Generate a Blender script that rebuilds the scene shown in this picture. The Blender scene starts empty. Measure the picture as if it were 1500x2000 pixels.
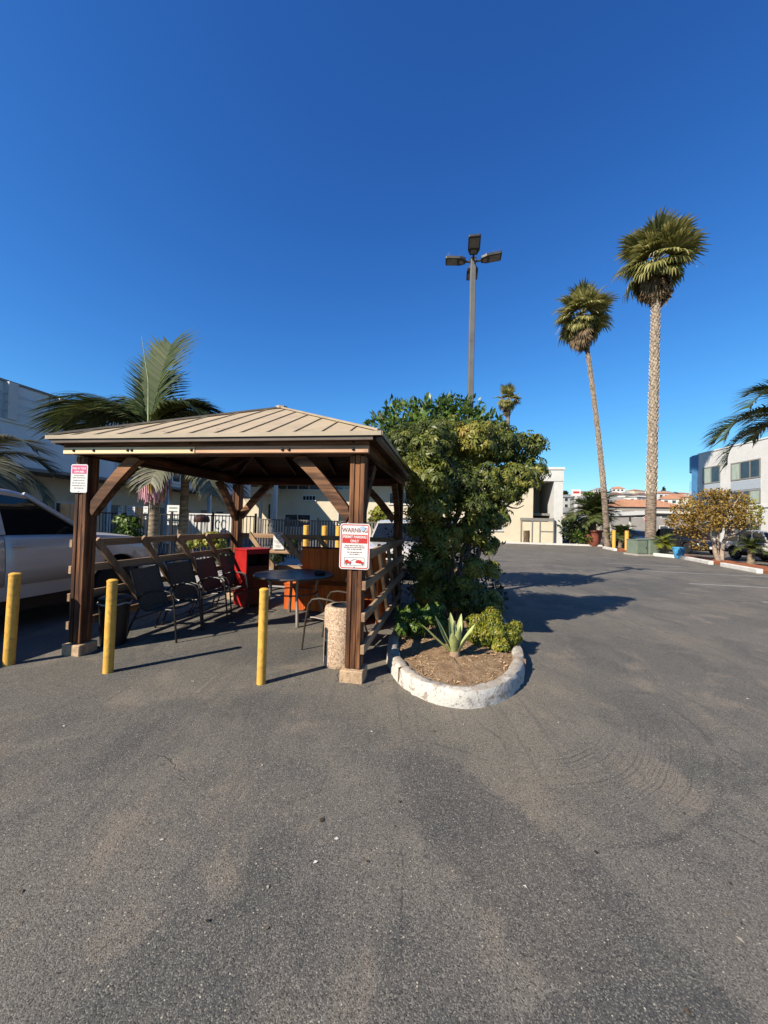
import bpy, bmesh, math, random
import numpy as np
from mathutils import Vector, Matrix, Quaternion

random.seed(7)
RNG = np.random.default_rng(11)
scene = bpy.context.scene
col = scene.collection
rad = math.radians

# ------------------------------------------------------------------ camera
PITCH, ROLL, EYE, FOC = 1.45, 1.48, 1.6, 750.0
cam_data = bpy.data.cameras.new("camera")
cam = bpy.data.objects.new("camera", cam_data)
col.objects.link(cam)
CAM_R = Matrix.Rotation(rad(90 + PITCH), 3, 'X') @ Matrix.Rotation(rad(ROLL), 3, 'Z')
cam.matrix_world = Matrix.Translation((0, 0, EYE)) @ CAM_R.to_4x4()
cam_data.sensor_fit = 'HORIZONTAL'
cam_data.sensor_width = 36.0
cam_data.lens = 36.0 * FOC / 1500.0
cam_data.clip_start = 0.05
cam_data.clip_end = 3000
scene.camera = cam

# ------------------------------------------------------------------ light
SUN_EL, SUN_AZ = rad(35.5), rad(50.0)      # shadows run to the right (+X) and away (+Y)
TO_SUN = Vector((-math.sin(SUN_AZ) * math.cos(SUN_EL), -math.cos(SUN_AZ) * math.cos(SUN_EL), math.sin(SUN_EL)))
sun_data = bpy.data.lights.new("sun", 'SUN')
sun_data.energy = 5.0
sun_data.angle = rad(0.53)
sun_data.color = (1.0, 0.90, 0.755)
sun = bpy.data.objects.new("sun", sun_data)
col.objects.link(sun)
sun.rotation_euler = TO_SUN.to_track_quat('Z', 'Y').to_euler()
sun.location = (-20, -20, 30)

world = bpy.data.worlds.new("World")
scene.world = world
world.use_nodes = True
wn = world.node_tree
for n in list(wn.nodes):
    wn.nodes.remove(n)
sky = wn.nodes.new('ShaderNodeTexSky')
sky.sky_type = 'NISHITA'
sky.sun_disc = False
sky.sun_elevation = SUN_EL
sky.sun_rotation = rad(180) + SUN_AZ
sky.altitude = 1350
sky.air_density = 1.0
sky.dust_density = 0.236
sky.ozone_density = 10.0
hsv = wn.nodes.new('ShaderNodeHueSaturation')
hsv.inputs['Saturation'].default_value = 1.055
hsv.inputs['Value'].default_value = 1.0
bg = wn.nodes.new('ShaderNodeBackground')
bg.inputs['Strength'].default_value = 0.102
wo = wn.nodes.new('ShaderNodeOutputWorld')
wn.links.new(sky.outputs[0], hsv.inputs['Color'])
gam = wn.nodes.new('ShaderNodeGamma'); gam.inputs[1].default_value = 1.408      # camera-like contrast, the same over the whole sky
wn.links.new(hsv.outputs[0], gam.inputs[0])
def wvec(op, a, b):
    n_ = wn.nodes.new('ShaderNodeVectorMath'); n_.operation = op; wn.links.new(a, n_.inputs[0])
    if hasattr(b, 'is_output'): wn.links.new(b, n_.inputs[1])
    else: n_.inputs[1].default_value = b
    return n_.outputs[0]
soft = wvec('DIVIDE', gam.outputs[0], wvec('ADD', wvec('MULTIPLY', gam.outputs[0], (.113,) * 3), (1, 1, 1)))
wn.links.new(soft, bg.inputs['Color'])
wn.links.new(bg.outputs[0], wo.inputs['Surface'])

scene.view_settings.view_transform = 'Standard'
scene.view_settings.look = 'None'
scene.view_settings.exposure = 1.0
scene.view_settings.gamma = 1.0
scene.cycles.max_bounces = 6
scene.cycles.transparent_max_bounces = 12
scene.cycles.caustics_reflective = False
scene.cycles.caustics_refractive = False

# ------------------------------------------------------------------ photo geometry helpers
def ray(px, py):
    return CAM_R @ Vector(((px - 750) / FOC, -(py - 1000) / FOC, -1.0))
def G(px, py, z=0.0):
    d = ray(px, py); t = (z - EYE) / d.z
    return Vector((0, 0, EYE)) + d * t
def P(px, py, Y):
    d = ray(px, py)
    return Vector((0, 0, EYE)) + d * (Y / d.y)

# ------------------------------------------------------------------ node / material helpers
class NT:
    def __init__(s, name):
        s.m = bpy.data.materials.new(name); s.m.use_nodes = True
        s.t = s.m.node_tree
        for n in list(s.t.nodes): s.t.nodes.remove(n)
        s.out = s.t.nodes.new('ShaderNodeOutputMaterial')
    def n(s, typ, **kw):
        o = s.t.nodes.new(typ)
        for k, v in kw.items(): setattr(o, k, v)
        return o
    def l(s, a, b): s.t.links.new(a, b)
    def put(s, sock, v):
        if v is None: return
        if hasattr(v, 'is_output'): s.l(v, sock)
        else: sock.default_value = v
    def math(s, op, a, b=None, c=None, clamp=False):
        o = s.n('ShaderNodeMath', operation=op); o.use_clamp = clamp
        for i, v in enumerate((a, b, c)): s.put(o.inputs[i], v)
        return o.outputs[0]
    def mix(s, f, a, b, mode='MIX'):
        o = s.n('ShaderNodeMix', data_type='RGBA', blend_type=mode)
        s.put(o.inputs[0], f)
        for i, v in ((6, a), (7, b)):
            if isinstance(v, tuple) and len(v) == 3: v = (*v, 1)
            s.put(o.inputs[i], v)
        return o.outputs[2]
    def coord(s, kind='Object'):
        return s.n('ShaderNodeTexCoord').outputs[kind]
    def mapping(s, v, scale=(1, 1, 1), rot=(0, 0, 0), loc=(0, 0, 0)):
        o = s.n('ShaderNodeMapping'); s.l(v, o.inputs[0])
        o.inputs['Scale'].default_value = scale; o.inputs['Rotation'].default_value = rot; o.inputs['Location'].default_value = loc
        return o.outputs[0]
    def noise(s, v, scale, detail=3, rough=0.55, dist=0.0):
        o = s.n('ShaderNodeTexNoise'); s.l(v, o.inputs['Vector'])
        o.inputs['Scale'].default_value = scale; o.inputs['Detail'].default_value = detail
        o.inputs['Roughness'].default_value = rough; o.inputs['Distortion'].default_value = dist
        return o.outputs[0]
    def voro(s, v, scale, feature='F1'):
        o = s.n('ShaderNodeTexVoronoi', feature=feature); s.l(v, o.inputs['Vector']); o.inputs['Scale'].default_value = scale
        return o
    def ramp(s, f, stops):
        o = s.n('ShaderNodeValToRGB'); s.l(f, o.inputs[0])
        e = o.color_ramp.elements
        while len(e) < len(stops): e.new(0.5)
        for i, (p, c) in enumerate(stops):
            e[i].position = p
            e[i].color = (*c, 1) if isinstance(c, tuple) else (c, c, c, 1)
        return o.outputs[0]
    def step(s, f, lo, hi):
        o = s.n('ShaderNodeMapRange'); s.put(o.inputs[0], f)
        o.inputs[1].default_value = lo; o.inputs[2].default_value = hi
        o.interpolation_type = 'SMOOTHSTEP'
        return o.outputs[0]
    def bump(s, h, strength=0.3, dist=0.01):
        o = s.n('ShaderNodeBump'); s.l(h, o.inputs['Height'])
        o.inputs['Strength'].default_value = strength; o.inputs['Distance'].default_value = dist
        return o.outputs[0]
    def bsdf(s, color, rough=0.6, metal=0.0, normal=None, spec=0.5, **kw):
        o = s.n('ShaderNodeBsdfPrincipled')
        if isinstance(color, tuple) and len(color) == 3: color = (*color, 1)
        s.put(o.inputs['Base Color'], color); s.put(o.inputs['Roughness'], rough); s.put(o.inputs['Metallic'], metal)
        s.put(o.inputs['Specular IOR Level'], spec)
        if normal is not None: s.l(normal, o.inputs['Normal'])
        for k, v in kw.items(): s.put(o.inputs[k], v)
        return o.outputs[0]
    def done(s, shader):
        s.l(shader, s.out.inputs['Surface']); return s.m

ALB = 0.66          # the photograph is exposed bright; surface colours stay at their real, lower values
def scl(c, k): return tuple(min(1, x * k) for x in c)

def mat(name, c, rough=0.6, metal=0.0, var=0.18, scale=6.0, bump=0.0, bscale=60.0, spec=0.4, dirt=0.0, dirtc=(0.09, 0.075, 0.06), stretch=(1, 1, 1), **kw):
    c = scl(c, ALB); dirtc = scl(dirtc, ALB)
    t = NT(name); co = t.mapping(t.coord(), stretch)
    nz = t.noise(co, scale, 5, 0.6)
    f = t.step(nz, 0.3, 0.7)
    base = t.mix(f, scl(c, 1 - var), scl(c, 1 + var))
    if dirt > 0:
        d = t.step(t.noise(co, scale * 2.3, 6, 0.65, 0.4), 0.60 - dirt * 0.25, 0.78)
        base = t.mix(d, base, dirtc)
    nrm = t.bump(t.noise(co, bscale, 4, 0.6), bump, 0.01) if bump > 0 else None
    rv = t.math('MULTIPLY_ADD', nz, 0.25, rough - 0.12, clamp=True)
    return t.done(t.bsdf(base, rv, metal, nrm, spec, **kw))

def wood(name, dark, mid, light, axis='Z', rough=0.7, bump=0.35, grain=26.0, knots=0.0):
    dark, mid, light = scl(dark, ALB), scl(mid, ALB), scl(light, ALB)
    t = NT(name)
    sc = {'X': (0.07, 1, 1), 'Y': (1, 0.07, 1), 'Z': (1, 1, 0.07)}[axis]
    co = t.mapping(t.coord(), sc)
    n1 = t.noise(co, grain, 6, 0.65, 0.3)
    n2 = t.noise(co, grain * 0.28, 3, 0.5, 0.6)
    big = t.noise(t.coord(), 1.4, 3)
    f = t.math('ADD', t.math('MULTIPLY', n1, 0.55), t.math('MULTIPLY', n2, 0.55))
    f = t.math('ADD', f, t.math('MULTIPLY', t.math('SUBTRACT', big, 0.5), 0.25))
    c = t.ramp(f, [(0.38, dark), (0.53, mid), (0.68, light)])
    if knots > 0:
        v = t.voro(t.mapping(t.coord(), {'X': (0.5, 1, 1), 'Y': (1, 0.5, 1), 'Z': (1, 1, 0.5)}[axis]), 4.3).outputs['Distance']
        k = t.math('SUBTRACT', 1.0, t.step(v, 0.02, 0.10))
        c = t.mix(t.math('MULTIPLY', k, knots), c, scl(dark, 0.6))
    return t.done(t.bsdf(c, rough, 0, t.bump(n1, bump, 0.004), 0.25))

def leafmat(name, stops, trans=0.3, rough=0.5, spec=0.35, tint='tint'):
    t = NT(name)
    a = t.n('ShaderNodeAttribute'); a.attribute_name = tint
    c = t.ramp(a.outputs['Fac'], [(p_, scl(c_, ALB * 1.15)) for p_, c_ in stops])
    nz = t.noise(t.coord(), 30, 2)
    c = t.mix(t.math('MULTIPLY', nz, 0.35), c, t.mix(0.5, c, (0.02, 0.025, 0.01)))
    b = t.bsdf(c, rough, 0, None, spec)
    tr = t.n('ShaderNodeBsdfTranslucent'); t.l(c, tr.inputs[0])
    mx = t.n('ShaderNodeMixShader'); mx.inputs[0].default_value = trans
    t.l(b, mx.inputs[1]); t.l(tr.outputs[0], mx.inputs[2])
    return t.done(mx.outputs[0])

# ------------------------------------------------------------------ mesh helpers
class MB:
    """collects simple shapes and links them as one mesh object"""
    def __init__(s, M=None):
        s.v = []; s.f = []; s.M = M or Matrix.Identity(4)
    def add(s, verts, faces):
        b = len(s.v); s.v += [tuple(s.M @ Vector(p)) for p in verts]; s.f += [tuple(i + b for i in f) for f in faces]; return s
    def box(s, c, size, rot=None):
        hx, hy, hz = size[0] / 2, size[1] / 2, size[2] / 2
        vs = [Vector((x, y, z)) for x in (-hx, hx) for y in (-hy, hy) for z in (-hz, hz)]
        if rot is not None: vs = [rot @ v for v in vs]
        vs = [v + Vector(c) for v in vs]
        return s.add(vs, [(0, 1, 3, 2), (4, 6, 7, 5), (0, 4, 5, 1), (2, 3, 7, 6), (0, 2, 6, 4), (1, 5, 7, 3)])
    def box2(s, lo, hi):
        return s.box([(a + b) / 2 for a, b in zip(lo, hi)], [abs(b - a) for a, b in zip(lo, hi)])
    def bar(s, p0, p1, w, h, up=(0, 0, 1)):
        p0, p1 = Vector(p0), Vector(p1); d = (p1 - p0); L = d.length; d.normalize()
        up = Vector(up)
        if abs(d.dot(up)) > 0.98: up = Vector((0, 1, 0))
        sd = d.cross(up).normalized(); u2 = sd.cross(d)
        vs = [p + sd * a * w / 2 + u2 * b * h / 2 for p in (p0, p1) for a, b in ((-1, -1), (1, -1), (1, 1), (-1, 1))]
        return s.add(vs, [(0, 3, 2, 1), (4, 5, 6, 7), (0, 1, 5, 4), (1, 2, 6, 5), (2, 3, 7, 6), (3, 0, 4, 7)])
    def tube(s, pts, r, n=8, cap=True):
        pts = [Vector(p) for p in pts]; m = len(pts)
        rs = r if isinstance(r, (list, tuple)) else [r] * m
        ref = None; rings = []
        for i, p in enumerate(pts):
            d = (pts[min(i + 1, m - 1)] - pts[max(i - 1, 0)]).normalized()
            if ref is None:
                ref = d.orthogonal().normalized()
            ref = (ref - d * ref.dot(d))
            ref = ref.normalized() if ref.length > 1e-6 else d.orthogonal().normalized()
            b = d.cross(ref)
            rings.append([p + (ref * math.cos(2 * math.pi * k / n) + b * math.sin(2 * math.pi * k / n)) * rs[i] for k in range(n)])
        vs = [q for rg in rings for q in rg]; fs = []
        for i in range(m - 1):
            for k in range(n):
                a = i * n + k; b = i * n + (k + 1) % n
                fs.append((a, b, b + n, a + n))
        if cap: fs += [tuple(range(n - 1, -1, -1)), tuple(range((m - 1) * n, m * n))]
        return s.add(vs, fs)
    def lathe(s, prof, n=20, c=(0, 0, 0)):
        vs = []; fs = []; m = len(prof)
        for r, z in prof:
            for k in range(n):
                a = 2 * math.pi * k / n
                vs.append((c[0] + r * math.cos(a), c[1] + r * math.sin(a), c[2] + z))
        for i in range(m - 1):
            for k in range(n):
                a = i * n + k; b = i * n + (k + 1) % n
                fs.append((a, b, b + n, a + n))
        if prof[0][0] > 1e-4: fs.append(tuple(range(n - 1, -1, -1)))
        if prof[-1][0] > 1e-4: fs.append(tuple(range((m - 1) * n, m * n)))
        return s.add(vs, fs)
    def prism(s, poly, origin, ax, ay, az, t):
        """poly (2D) in plane ax,ay at origin, extruded along az by t"""
        o, ax, ay, az = Vector(origin), Vector(ax), Vector(ay), Vector(az)
        n = len(poly)
        vs = [o + ax * a + ay * b for a, b in poly] + [o + ax * a + ay * b + az * t for a, b in poly]
        fs = [tuple(range(n - 1, -1, -1)), tuple(range(n, 2 * n))] + [(i, (i + 1) % n, (i + 1) % n + n, i + n) for i in range(n)]
        return s.add(vs, fs)
    def strip(s, A, B):
        """sheet between two equally long polylines"""
        n = len(A)
        return s.add(list(A) + list(B), [(i, i + 1, n + i + 1, n + i) for i in range(n - 1)])
    def build(s, name, m, parent=None, smooth=False, angle=35, bevel=0.0, seg=1):
        me = bpy.data.meshes.new(name); me.from_pydata(s.v, [], s.f)
        bm = bmesh.new(); bm.from_mesh(me); bmesh.ops.recalc_face_normals(bm, faces=bm.faces); bm.to_mesh(me); bm.free()
        if smooth:
            me.shade_smooth(); me.set_sharp_from_angle(angle=rad(angle))
        if m: me.materials.append(m)
        o = bpy.data.objects.new(name, me); col.objects.link(o)
        if parent: o.parent = parent
        if bevel > 0:
            b = o.modifiers.new("bevel", 'BEVEL'); b.width = bevel; b.segments = seg; b.limit_method = 'ANGLE'; b.angle_limit = rad(40)
        return o

def tag(o, label=None, cat=None, group=None, kind=None):
    if label: o['label'] = label
    if cat: o['category'] = cat
    if group: o['group'] = group
    if kind: o['kind'] = kind
    return o
def empty(name, loc=(0, 0, 0), rz=0.0, label=None, cat=None, group=None):
    o = bpy.data.objects.new(name, None); col.objects.link(o)
    o.empty_display_size = 0.2
    o.location = loc; o.rotation_euler = (0, 0, rz)
    return tag(o, label, cat, group)
def inst(src, name, parent, M):
    o = bpy.data.objects.new(name, src if isinstance(src, bpy.types.Mesh) else src.data); col.objects.link(o)
    if parent: o.parent = parent
    o.matrix_local = M
    return o
def copy_tree(o, parent=None):
    c = o.copy(); col.objects.link(c)
    if parent: c.parent = parent; c.matrix_parent_inverse = o.matrix_parent_inverse.copy()
    for ch in list(o.children): copy_tree(ch, c)
    return c
def soup(name, verts, quads, tint, m, parent=None, smooth=False):
    """big leaf mesh: verts (n,3), quads (k,4), tint (k)"""
    me = bpy.data.meshes.new(name)
    verts = np.asarray(verts, dtype=np.float32); quads = np.asarray(quads, dtype=np.int32)
    k = len(quads); w = quads.shape[1]
    me.vertices.add(len(verts)); me.vertices.foreach_set('co', verts.ravel())
    me.loops.add(k * w); me.loops.foreach_set('vertex_index', quads.ravel())
    me.polygons.add(k); me.polygons.foreach_set('loop_start', np.arange(0, k * w, w, dtype=np.int32))
    me.update(calc_edges=True)
    if tint is not None:
        a = me.attributes.new('tint', 'FLOAT', 'FACE'); a.data.foreach_set('value', np.asarray(tint, dtype=np.float32))
    me.materials.append(m)
    if name is None: return me
    o = bpy.data.objects.new(name, me); col.objects.link(o)
    if parent: o.parent = parent
    return o
def text(name, s, size, m, parent, M, align='CENTER', bold=0.0, sx=1.0):
    cu = bpy.data.curves.new(name, 'FONT'); cu.body = s; cu.size = size; cu.align_x = align; cu.align_y = 'CENTER'
    cu.offset = bold; cu.extrude = 0.0
    tmp = bpy.data.objects.new(name + '_tmp', cu)
    col.objects.link(tmp)
    dg = bpy.context.evaluated_depsgraph_get(); dg.update()
    me = bpy.data.meshes.new_from_object(tmp.evaluated_get(dg))
    bpy.data.objects.remove(tmp)
    me.materials.clear(); me.materials.append(m)
    o = bpy.data.objects.new(name, me); col.objects.link(o); o.parent = parent
    o.matrix_local = M @ Matrix.Diagonal((sx, 1, 1, 1))
    return o
def norm_rows(a): return a / np.maximum(np.linalg.norm(a, axis=1, keepdims=True), 1e-9)
# ------------------------------------------------------------------ materials
def asphalt_mat():
    t = NT('asphalt'); co = t.coord()
    sx = t.n('ShaderNodeSeparateXYZ'); t.l(co, sx.inputs[0]); X, Y = sx.outputs[0], sx.outputs[1]
    warp = t.noise(co, 0.9, 4, 0.6)
    warp2 = t.noise(t.mapping(co, loc=(31, 7, 0)), 0.9, 4, 0.6)
    Xw = t.math('ADD', X, t.math('ADD', t.math('MULTIPLY', t.math('SUBTRACT', warp, 0.5), 0.55), t.math('MULTIPLY', t.math('SUBTRACT', t.noise(co, 11, 5, 0.7), 0.5), 0.22)))
    Yw = t.math('ADD', Y, t.math('ADD', t.math('MULTIPLY', t.math('SUBTRACT', warp2, 0.5), 0.55), t.math('MULTIPLY', t.math('SUBTRACT', t.noise(t.mapping(co, loc=(3, 9, 0)), 11, 5, 0.7), 0.5), 0.22)))
    big = t.noise(co, 0.35, 4, 0.6)
    med = t.noise(co, 2.2, 5, 0.65)
    base = t.mix(t.step(big, 0.3, 0.7), (0.106, 0.100, 0.092), (0.165, 0.150, 0.130))
    base = t.mix(t.math('MULTIPLY', t.step(med, 0.45, 0.75), 0.35), base, (0.10, 0.095, 0.090))
    tone = t.noise(t.mapping(co, (1, 0.55, 1), (0, 0, 0.5), (17, 4, 0)), 1.3, 5, 0.65, 0.5)
    base = t.mix(t.math('MULTIPLY', t.step(tone, 0.47, 0.62), 0.8), base, (0.078, 0.079, 0.076))
    tone2 = t.noise(t.mapping(co, (1, 0.7, 1), (0, 0, -0.3), (2, 21, 0)), 2.1, 5, 0.6, 0.4)
    base = t.mix(t.math('MULTIPLY', t.step(tone2, 0.52, 0.66), 0.75), base, (0.20, 0.168, 0.138))
    # warm dusty zones
    dust = t.step(t.noise(t.mapping(co, loc=(5, 3, 0)), 0.6, 4, 0.6), 0.5, 0.75)
    base = t.mix(t.math('MULTIPLY', dust, 0.7), base, (0.185, 0.158, 0.125))
    # old sealed or oily patches with soft uneven edges: (cx, cy, rx, ry, angle, strength)
    blobs = [(0.58, 2.02, 0.80, 0.33, -1.04, .62), (0.30, 2.35, 0.42, 0.36, -0.8, .30), (0.87, 1.27, 0.36, 0.16, 0.1, .75), (-1.9, 2.55, 0.7, 0.34, 0.5, .40), (-2.3, 3.0, .9, .22, .35, .3),
             (0.05, 2.75, 0.35, 0.30, 0, .22), (-.55, 1.45, .10, .55, .1, .35), (-.25, 1.3, .07, .5, .05, .3), (1.35, 2.1, .5, .12, -.8, .3), (-1.4, 4.9, 0.9, 0.7, 0, .5), (2.9, 2.45, .6, .28, .6, .45), (-0.9, 3.3, 0.9, 0.25, 0, .28), (-2.6, 1.9, .5, 1.2, .3, .25),
             (3.2, 6.0, 1.2, .8, .2, .25), (6.5, 11, 3, 1.2, .3, .3), (10, 17, 4, 1.5, .1, .3), (0.2, 1.2, .2, .5, -.3, .2)]
    for cx, cy, rx_, ry_, an, st in blobs:
        dx = t.math('SUBTRACT', Xw, cx); dy = t.math('SUBTRACT', Yw, cy)
        ca, sa = math.cos(an), math.sin(an)
        a = t.math('MULTIPLY', t.math('ADD', t.math('MULTIPLY', dx, ca), t.math('MULTIPLY', dy, sa)), 1 / rx_)
        b = t.math('MULTIPLY', t.math('SUBTRACT', t.math('MULTIPLY', dy, ca), t.math('MULTIPLY', dx, sa)), 1 / ry_)
        r = t.math('SQRT', t.math('ADD', t.math('MULTIPLY', a, a), t.math('MULTIPLY', b, b)))
        base = t.mix(t.math('MULTIPLY', t.math('SUBTRACT', 1.0, t.step(r, 0.84, 1.06)), st * .92), base, (0.058, 0.059, 0.061))
    # pale dust fan round the island's kerb
    dx = t.math('SUBTRACT', Xw, 0.8); dy = t.math('SUBTRACT', Yw, 3.9)
    r = t.math('SQRT', t.math('ADD', t.math('MULTIPLY', dx, dx), t.math('MULTIPLY', dy, dy)))
    base = t.mix(t.math('MULTIPLY', t.math('SUBTRACT', 1.0, t.step(r, 0.7, 1.7)), 0.45), base, (0.20, 0.172, 0.135))
    # tyre scuffs turning round the island
    dx = t.math('SUBTRACT', X, 1.0); dy = t.math('SUBTRACT', Y, 3.6)
    r = t.math('SQRT', t.math('ADD', t.math('MULTIPLY', dx, dx), t.math('MULTIPLY', dy, dy)))
    r = t.math('ADD', r, t.math('MULTIPLY', t.math('SUBTRACT', t.noise(co, 1.6, 2), 0.5), 0.12))
    cr = t.n('ShaderNodeCombineXYZ'); t.l(r, cr.inputs[0])
    rings = t.noise(cr.outputs[0], 58, 3, 0.65)
    win = t.math('MULTIPLY', t.step(r, 0.8, 0.95), t.math('SUBTRACT', 1.0, t.step(r, 1.5, 1.62)))
    ang = t.math('MULTIPLY', t.step(dx, -0.05, 0.35), t.math('SUBTRACT', 1.0, t.step(dy, -0.35, 0.1)))
    sc = t.math('MULTIPLY', t.math('MULTIPLY', win, ang), t.math('MULTIPLY', t.step(rings, 0.46, 0.62), t.step(t.noise(co, 1.8, 3), 0.30, 0.6)))
    base = t.mix(t.math('MULTIPLY', sc, 0.8), base, (0.055, 0.053, 0.05))
    edge = t.math('MULTIPLY', t.math('MULTIPLY', t.math('SUBTRACT', 1.0, t.step(t.math('ABSOLUTE', t.math('SUBTRACT', r, 1.64)), 0.004, 0.035)), ang), t.math('MULTIPLY', t.step(t.noise(co, 5, 3), 0.35, 0.55), 0.75))
    base = t.mix(edge, base, (0.06, 0.058, 0.056))
    # faint straight drag lines running away from the camera
    ln = t.noise(t.mapping(co, (14, 0.35, 1), (0, 0, 0.12)), 1.0, 3, 0.7)
    base = t.mix(t.math('MULTIPLY', t.step(ln, 0.54, 0.66), 0.5), base, (0.085, 0.082, 0.08))
    # hairline cracks
    cv = t.voro(t.mapping(t.coord(), (1, 1, 0)), 0.42, 'DISTANCE_TO_EDGE')
    wv = t.n('ShaderNodeVectorMath', operation='ADD'); t.l(co, wv.inputs[0])
    nw = t.n('ShaderNodeTexNoise'); t.l(co, nw.inputs['Vector']); nw.inputs['Scale'].default_value = 1.7; nw.inputs['Detail'].default_value = 5
    sw = t.n('ShaderNodeVectorMath', operation='SCALE'); t.l(nw.outputs['Color'], sw.inputs[0]); sw.inputs['Scale'].default_value = 0.9
    t.l(sw.outputs[0], wv.inputs[1]); t.l(wv.outputs[0], cv.inputs['Vector'])
    crk = t.math('MULTIPLY', t.math('SUBTRACT', 1.0, t.step(cv.outputs['Distance'], 0.0012, 0.005)), t.step(t.noise(co, 0.45, 2), 0.46, 0.58))
    base = t.mix(t.math('MULTIPLY', crk, 0.7), base, (0.045, 0.043, 0.04))
    # seams, drag scratches and old crack lines at their places: (x0, y0, x1, y1, half width, strength)
    def gp(a, b): p_ = G(a, b); return p_.x, p_.y
    wob = t.math('MULTIPLY', t.math('SUBTRACT', t.noise(co, 3.0, 5, 0.6), 0.5), 0.05)
    brk = t.step(t.noise(t.mapping(co, loc=(9, 1, 0)), 7, 4, 0.6), 0.34, 0.56)
    for (a0, b0), (a1, b1), hw_, st in (((786, 1640), (780, 2010), .006, .75), ((150, 2010), (400, 1790), .004, .6), ((400, 1790), (560, 1660), .004, .5), ((640, 1560), (600, 1980), .010, .3), ((560, 1600), (500, 1990), .014, .25),
            ((1404, 1470), (1510, 1545), .010, .7), ((1410, 1490), (1500, 1575), .006, .6), ((1400, 1450), (1500, 1500), .018, .5), ((1320, 1560), (1510, 1665), .008, .6), ((920, 1400), (1000, 1460), .010, .5), ((800, 1440), (930, 1475), .012, .6),
            ((1080, 1290), (1190, 1285), .016, .4), ((1190, 1285), (1300, 1380), .010, .4), ((1205, 1350), (1290, 1355), .02, .4), ((300, 1360), (520, 1345), .012, .4), ((0, 1480), (330, 1400), .03, .3), ((1500, 1260), (1040, 1225), .01, .25), ((980, 1560), (1330, 1900), .02, .3), ((860, 1640), (1180, 2000), .016, .3)):
        (ax, ay), (bx_, by_) = gp(a0, b0), gp(a1, b1); L_ = math.hypot(bx_ - ax, by_ - ay); ux, uy = (bx_ - ax) / L_, (by_ - ay) / L_
        qx = t.math('SUBTRACT', X, ax); qy = t.math('SUBTRACT', Y, ay)
        al = t.math('ADD', t.math('MULTIPLY', qx, ux), t.math('MULTIPLY', qy, uy))
        ac = t.math('ABSOLUTE', t.math('ADD', t.math('SUBTRACT', t.math('MULTIPLY', qy, ux), t.math('MULTIPLY', qx, uy)), wob))
        mk = t.math('MULTIPLY', t.math('SUBTRACT', 1.0, t.step(ac, hw_ * .4, hw_ * 1.5)), t.math('MULTIPLY', t.step(al, 0.0, L_ * .15), t.math('SUBTRACT', 1.0, t.step(al, L_ * .85, L_))))
        base = t.mix(t.math('MULTIPLY', t.math('MULTIPLY', mk, brk), st), base, (0.045, 0.044, 0.044))
    # aggregate
    v1 = t.voro(co, 210); v2 = t.voro(co, 90)
    sp = t.n('ShaderNodeSeparateColor'); t.l(v1.outputs['Color'], sp.inputs[0])
    g = sp.outputs[0]
    base = t.mix(t.math('MULTIPLY', t.math('SUBTRACT', 1.0, t.step(g, 0.0, 0.35)), 0.72), base, (0.022, 0.021, 0.021))
    base = t.mix(t.math('MULTIPLY', t.step(g, 0.70, 0.95), 0.5), base, (0.30, 0.275, 0.24))
    s2 = t.n('ShaderNodeSeparateColor'); t.l(v2.outputs['Color'], s2.inputs[0])
    pick = t.math('MULTIPLY', t.math('GREATER_THAN', s2.outputs[1], 0.965), t.math('SUBTRACT', 1.0, t.step(v2.outputs['Distance'], 0.22, 0.34)))
    base = t.mix(t.math('MULTIPLY', pick, 0.8), base, (0.52, 0.47, 0.38))
    pk2 = t.math('MULTIPLY', t.math('LESS_THAN', s2.outputs[1], 0.05), t.math('SUBTRACT', 1.0, t.step(v2.outputs['Distance'], 0.2, 0.4)))
    base = t.mix(t.math('MULTIPLY', pk2, 0.8), base, (0.02, 0.02, 0.02))
    # round gum and oil spots
    v3 = t.voro(co, 3.1); s3 = t.n('ShaderNodeSeparateColor'); t.l(v3.outputs['Color'], s3.inputs[0])
    sp3 = t.math('MULTIPLY', t.math('GREATER_THAN', s3.outputs[0], 0.72), t.math('SUBTRACT', 1.0, t.step(v3.outputs['Distance'], 0.03, 0.075)))
    base = t.mix(t.math('MULTIPLY', sp3, 0.55), base, (0.04, 0.038, 0.036))
    h = t.math('ADD', t.math('MULTIPLY', v1.outputs['Distance'], -0.7), t.math('MULTIPLY', t.noise(co, 45, 4), 0.8))
    h = t.math('SUBTRACT', h, t.math('MULTIPLY', crk, 1.2))
    base = t.mix(1.0, base, (0.80, 0.80, 0.77), 'MULTIPLY')
    return t.done(t.bsdf(base, 0.86, 0, t.bump(h, 0.6, 0.004), 0.25))

M = {}
M['asphalt'] = asphalt_mat()
M['line_paint'] = mat('line_paint', (0.52, 0.51, 0.48), 0.8, var=0.2, scale=9, dirt=0.9, dirtc=(0.16, 0.15, 0.135))
def kerb_paint():
    t = NT('kerb_paint'); co = t.coord()
    n = t.noise(co, 9, 7, 0.7, 0.3); n2 = t.noise(co, 34, 5, 0.7)
    c = t.mix(t.step(n, 0.53, 0.60), (0.40, 0.385, 0.35), (0.24, 0.20, 0.16))
    c = t.mix(t.math('MULTIPLY', t.step(n2, 0.56, 0.66), 0.75), c, (0.11, 0.10, 0.085))
    ge = t.n('ShaderNodeNewGeometry'); sp = t.n('ShaderNodeSeparateXYZ'); t.l(ge.outputs['Normal'], sp.inputs[0])
    up = t.math('MULTIPLY', t.step(sp.outputs[2], 0.6, 0.95), t.step(t.noise(co, 5, 5, 0.7), 0.34, 0.54))
    c = t.mix(t.math('MULTIPLY', up, 0.7), c, (0.24, 0.20, 0.155))
    return t.done(t.bsdf(c, 0.85, 0, t.bump(t.math('ADD', n2, n), 0.6, 0.012), 0.2))
M['kerb'] = kerb_paint()
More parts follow.
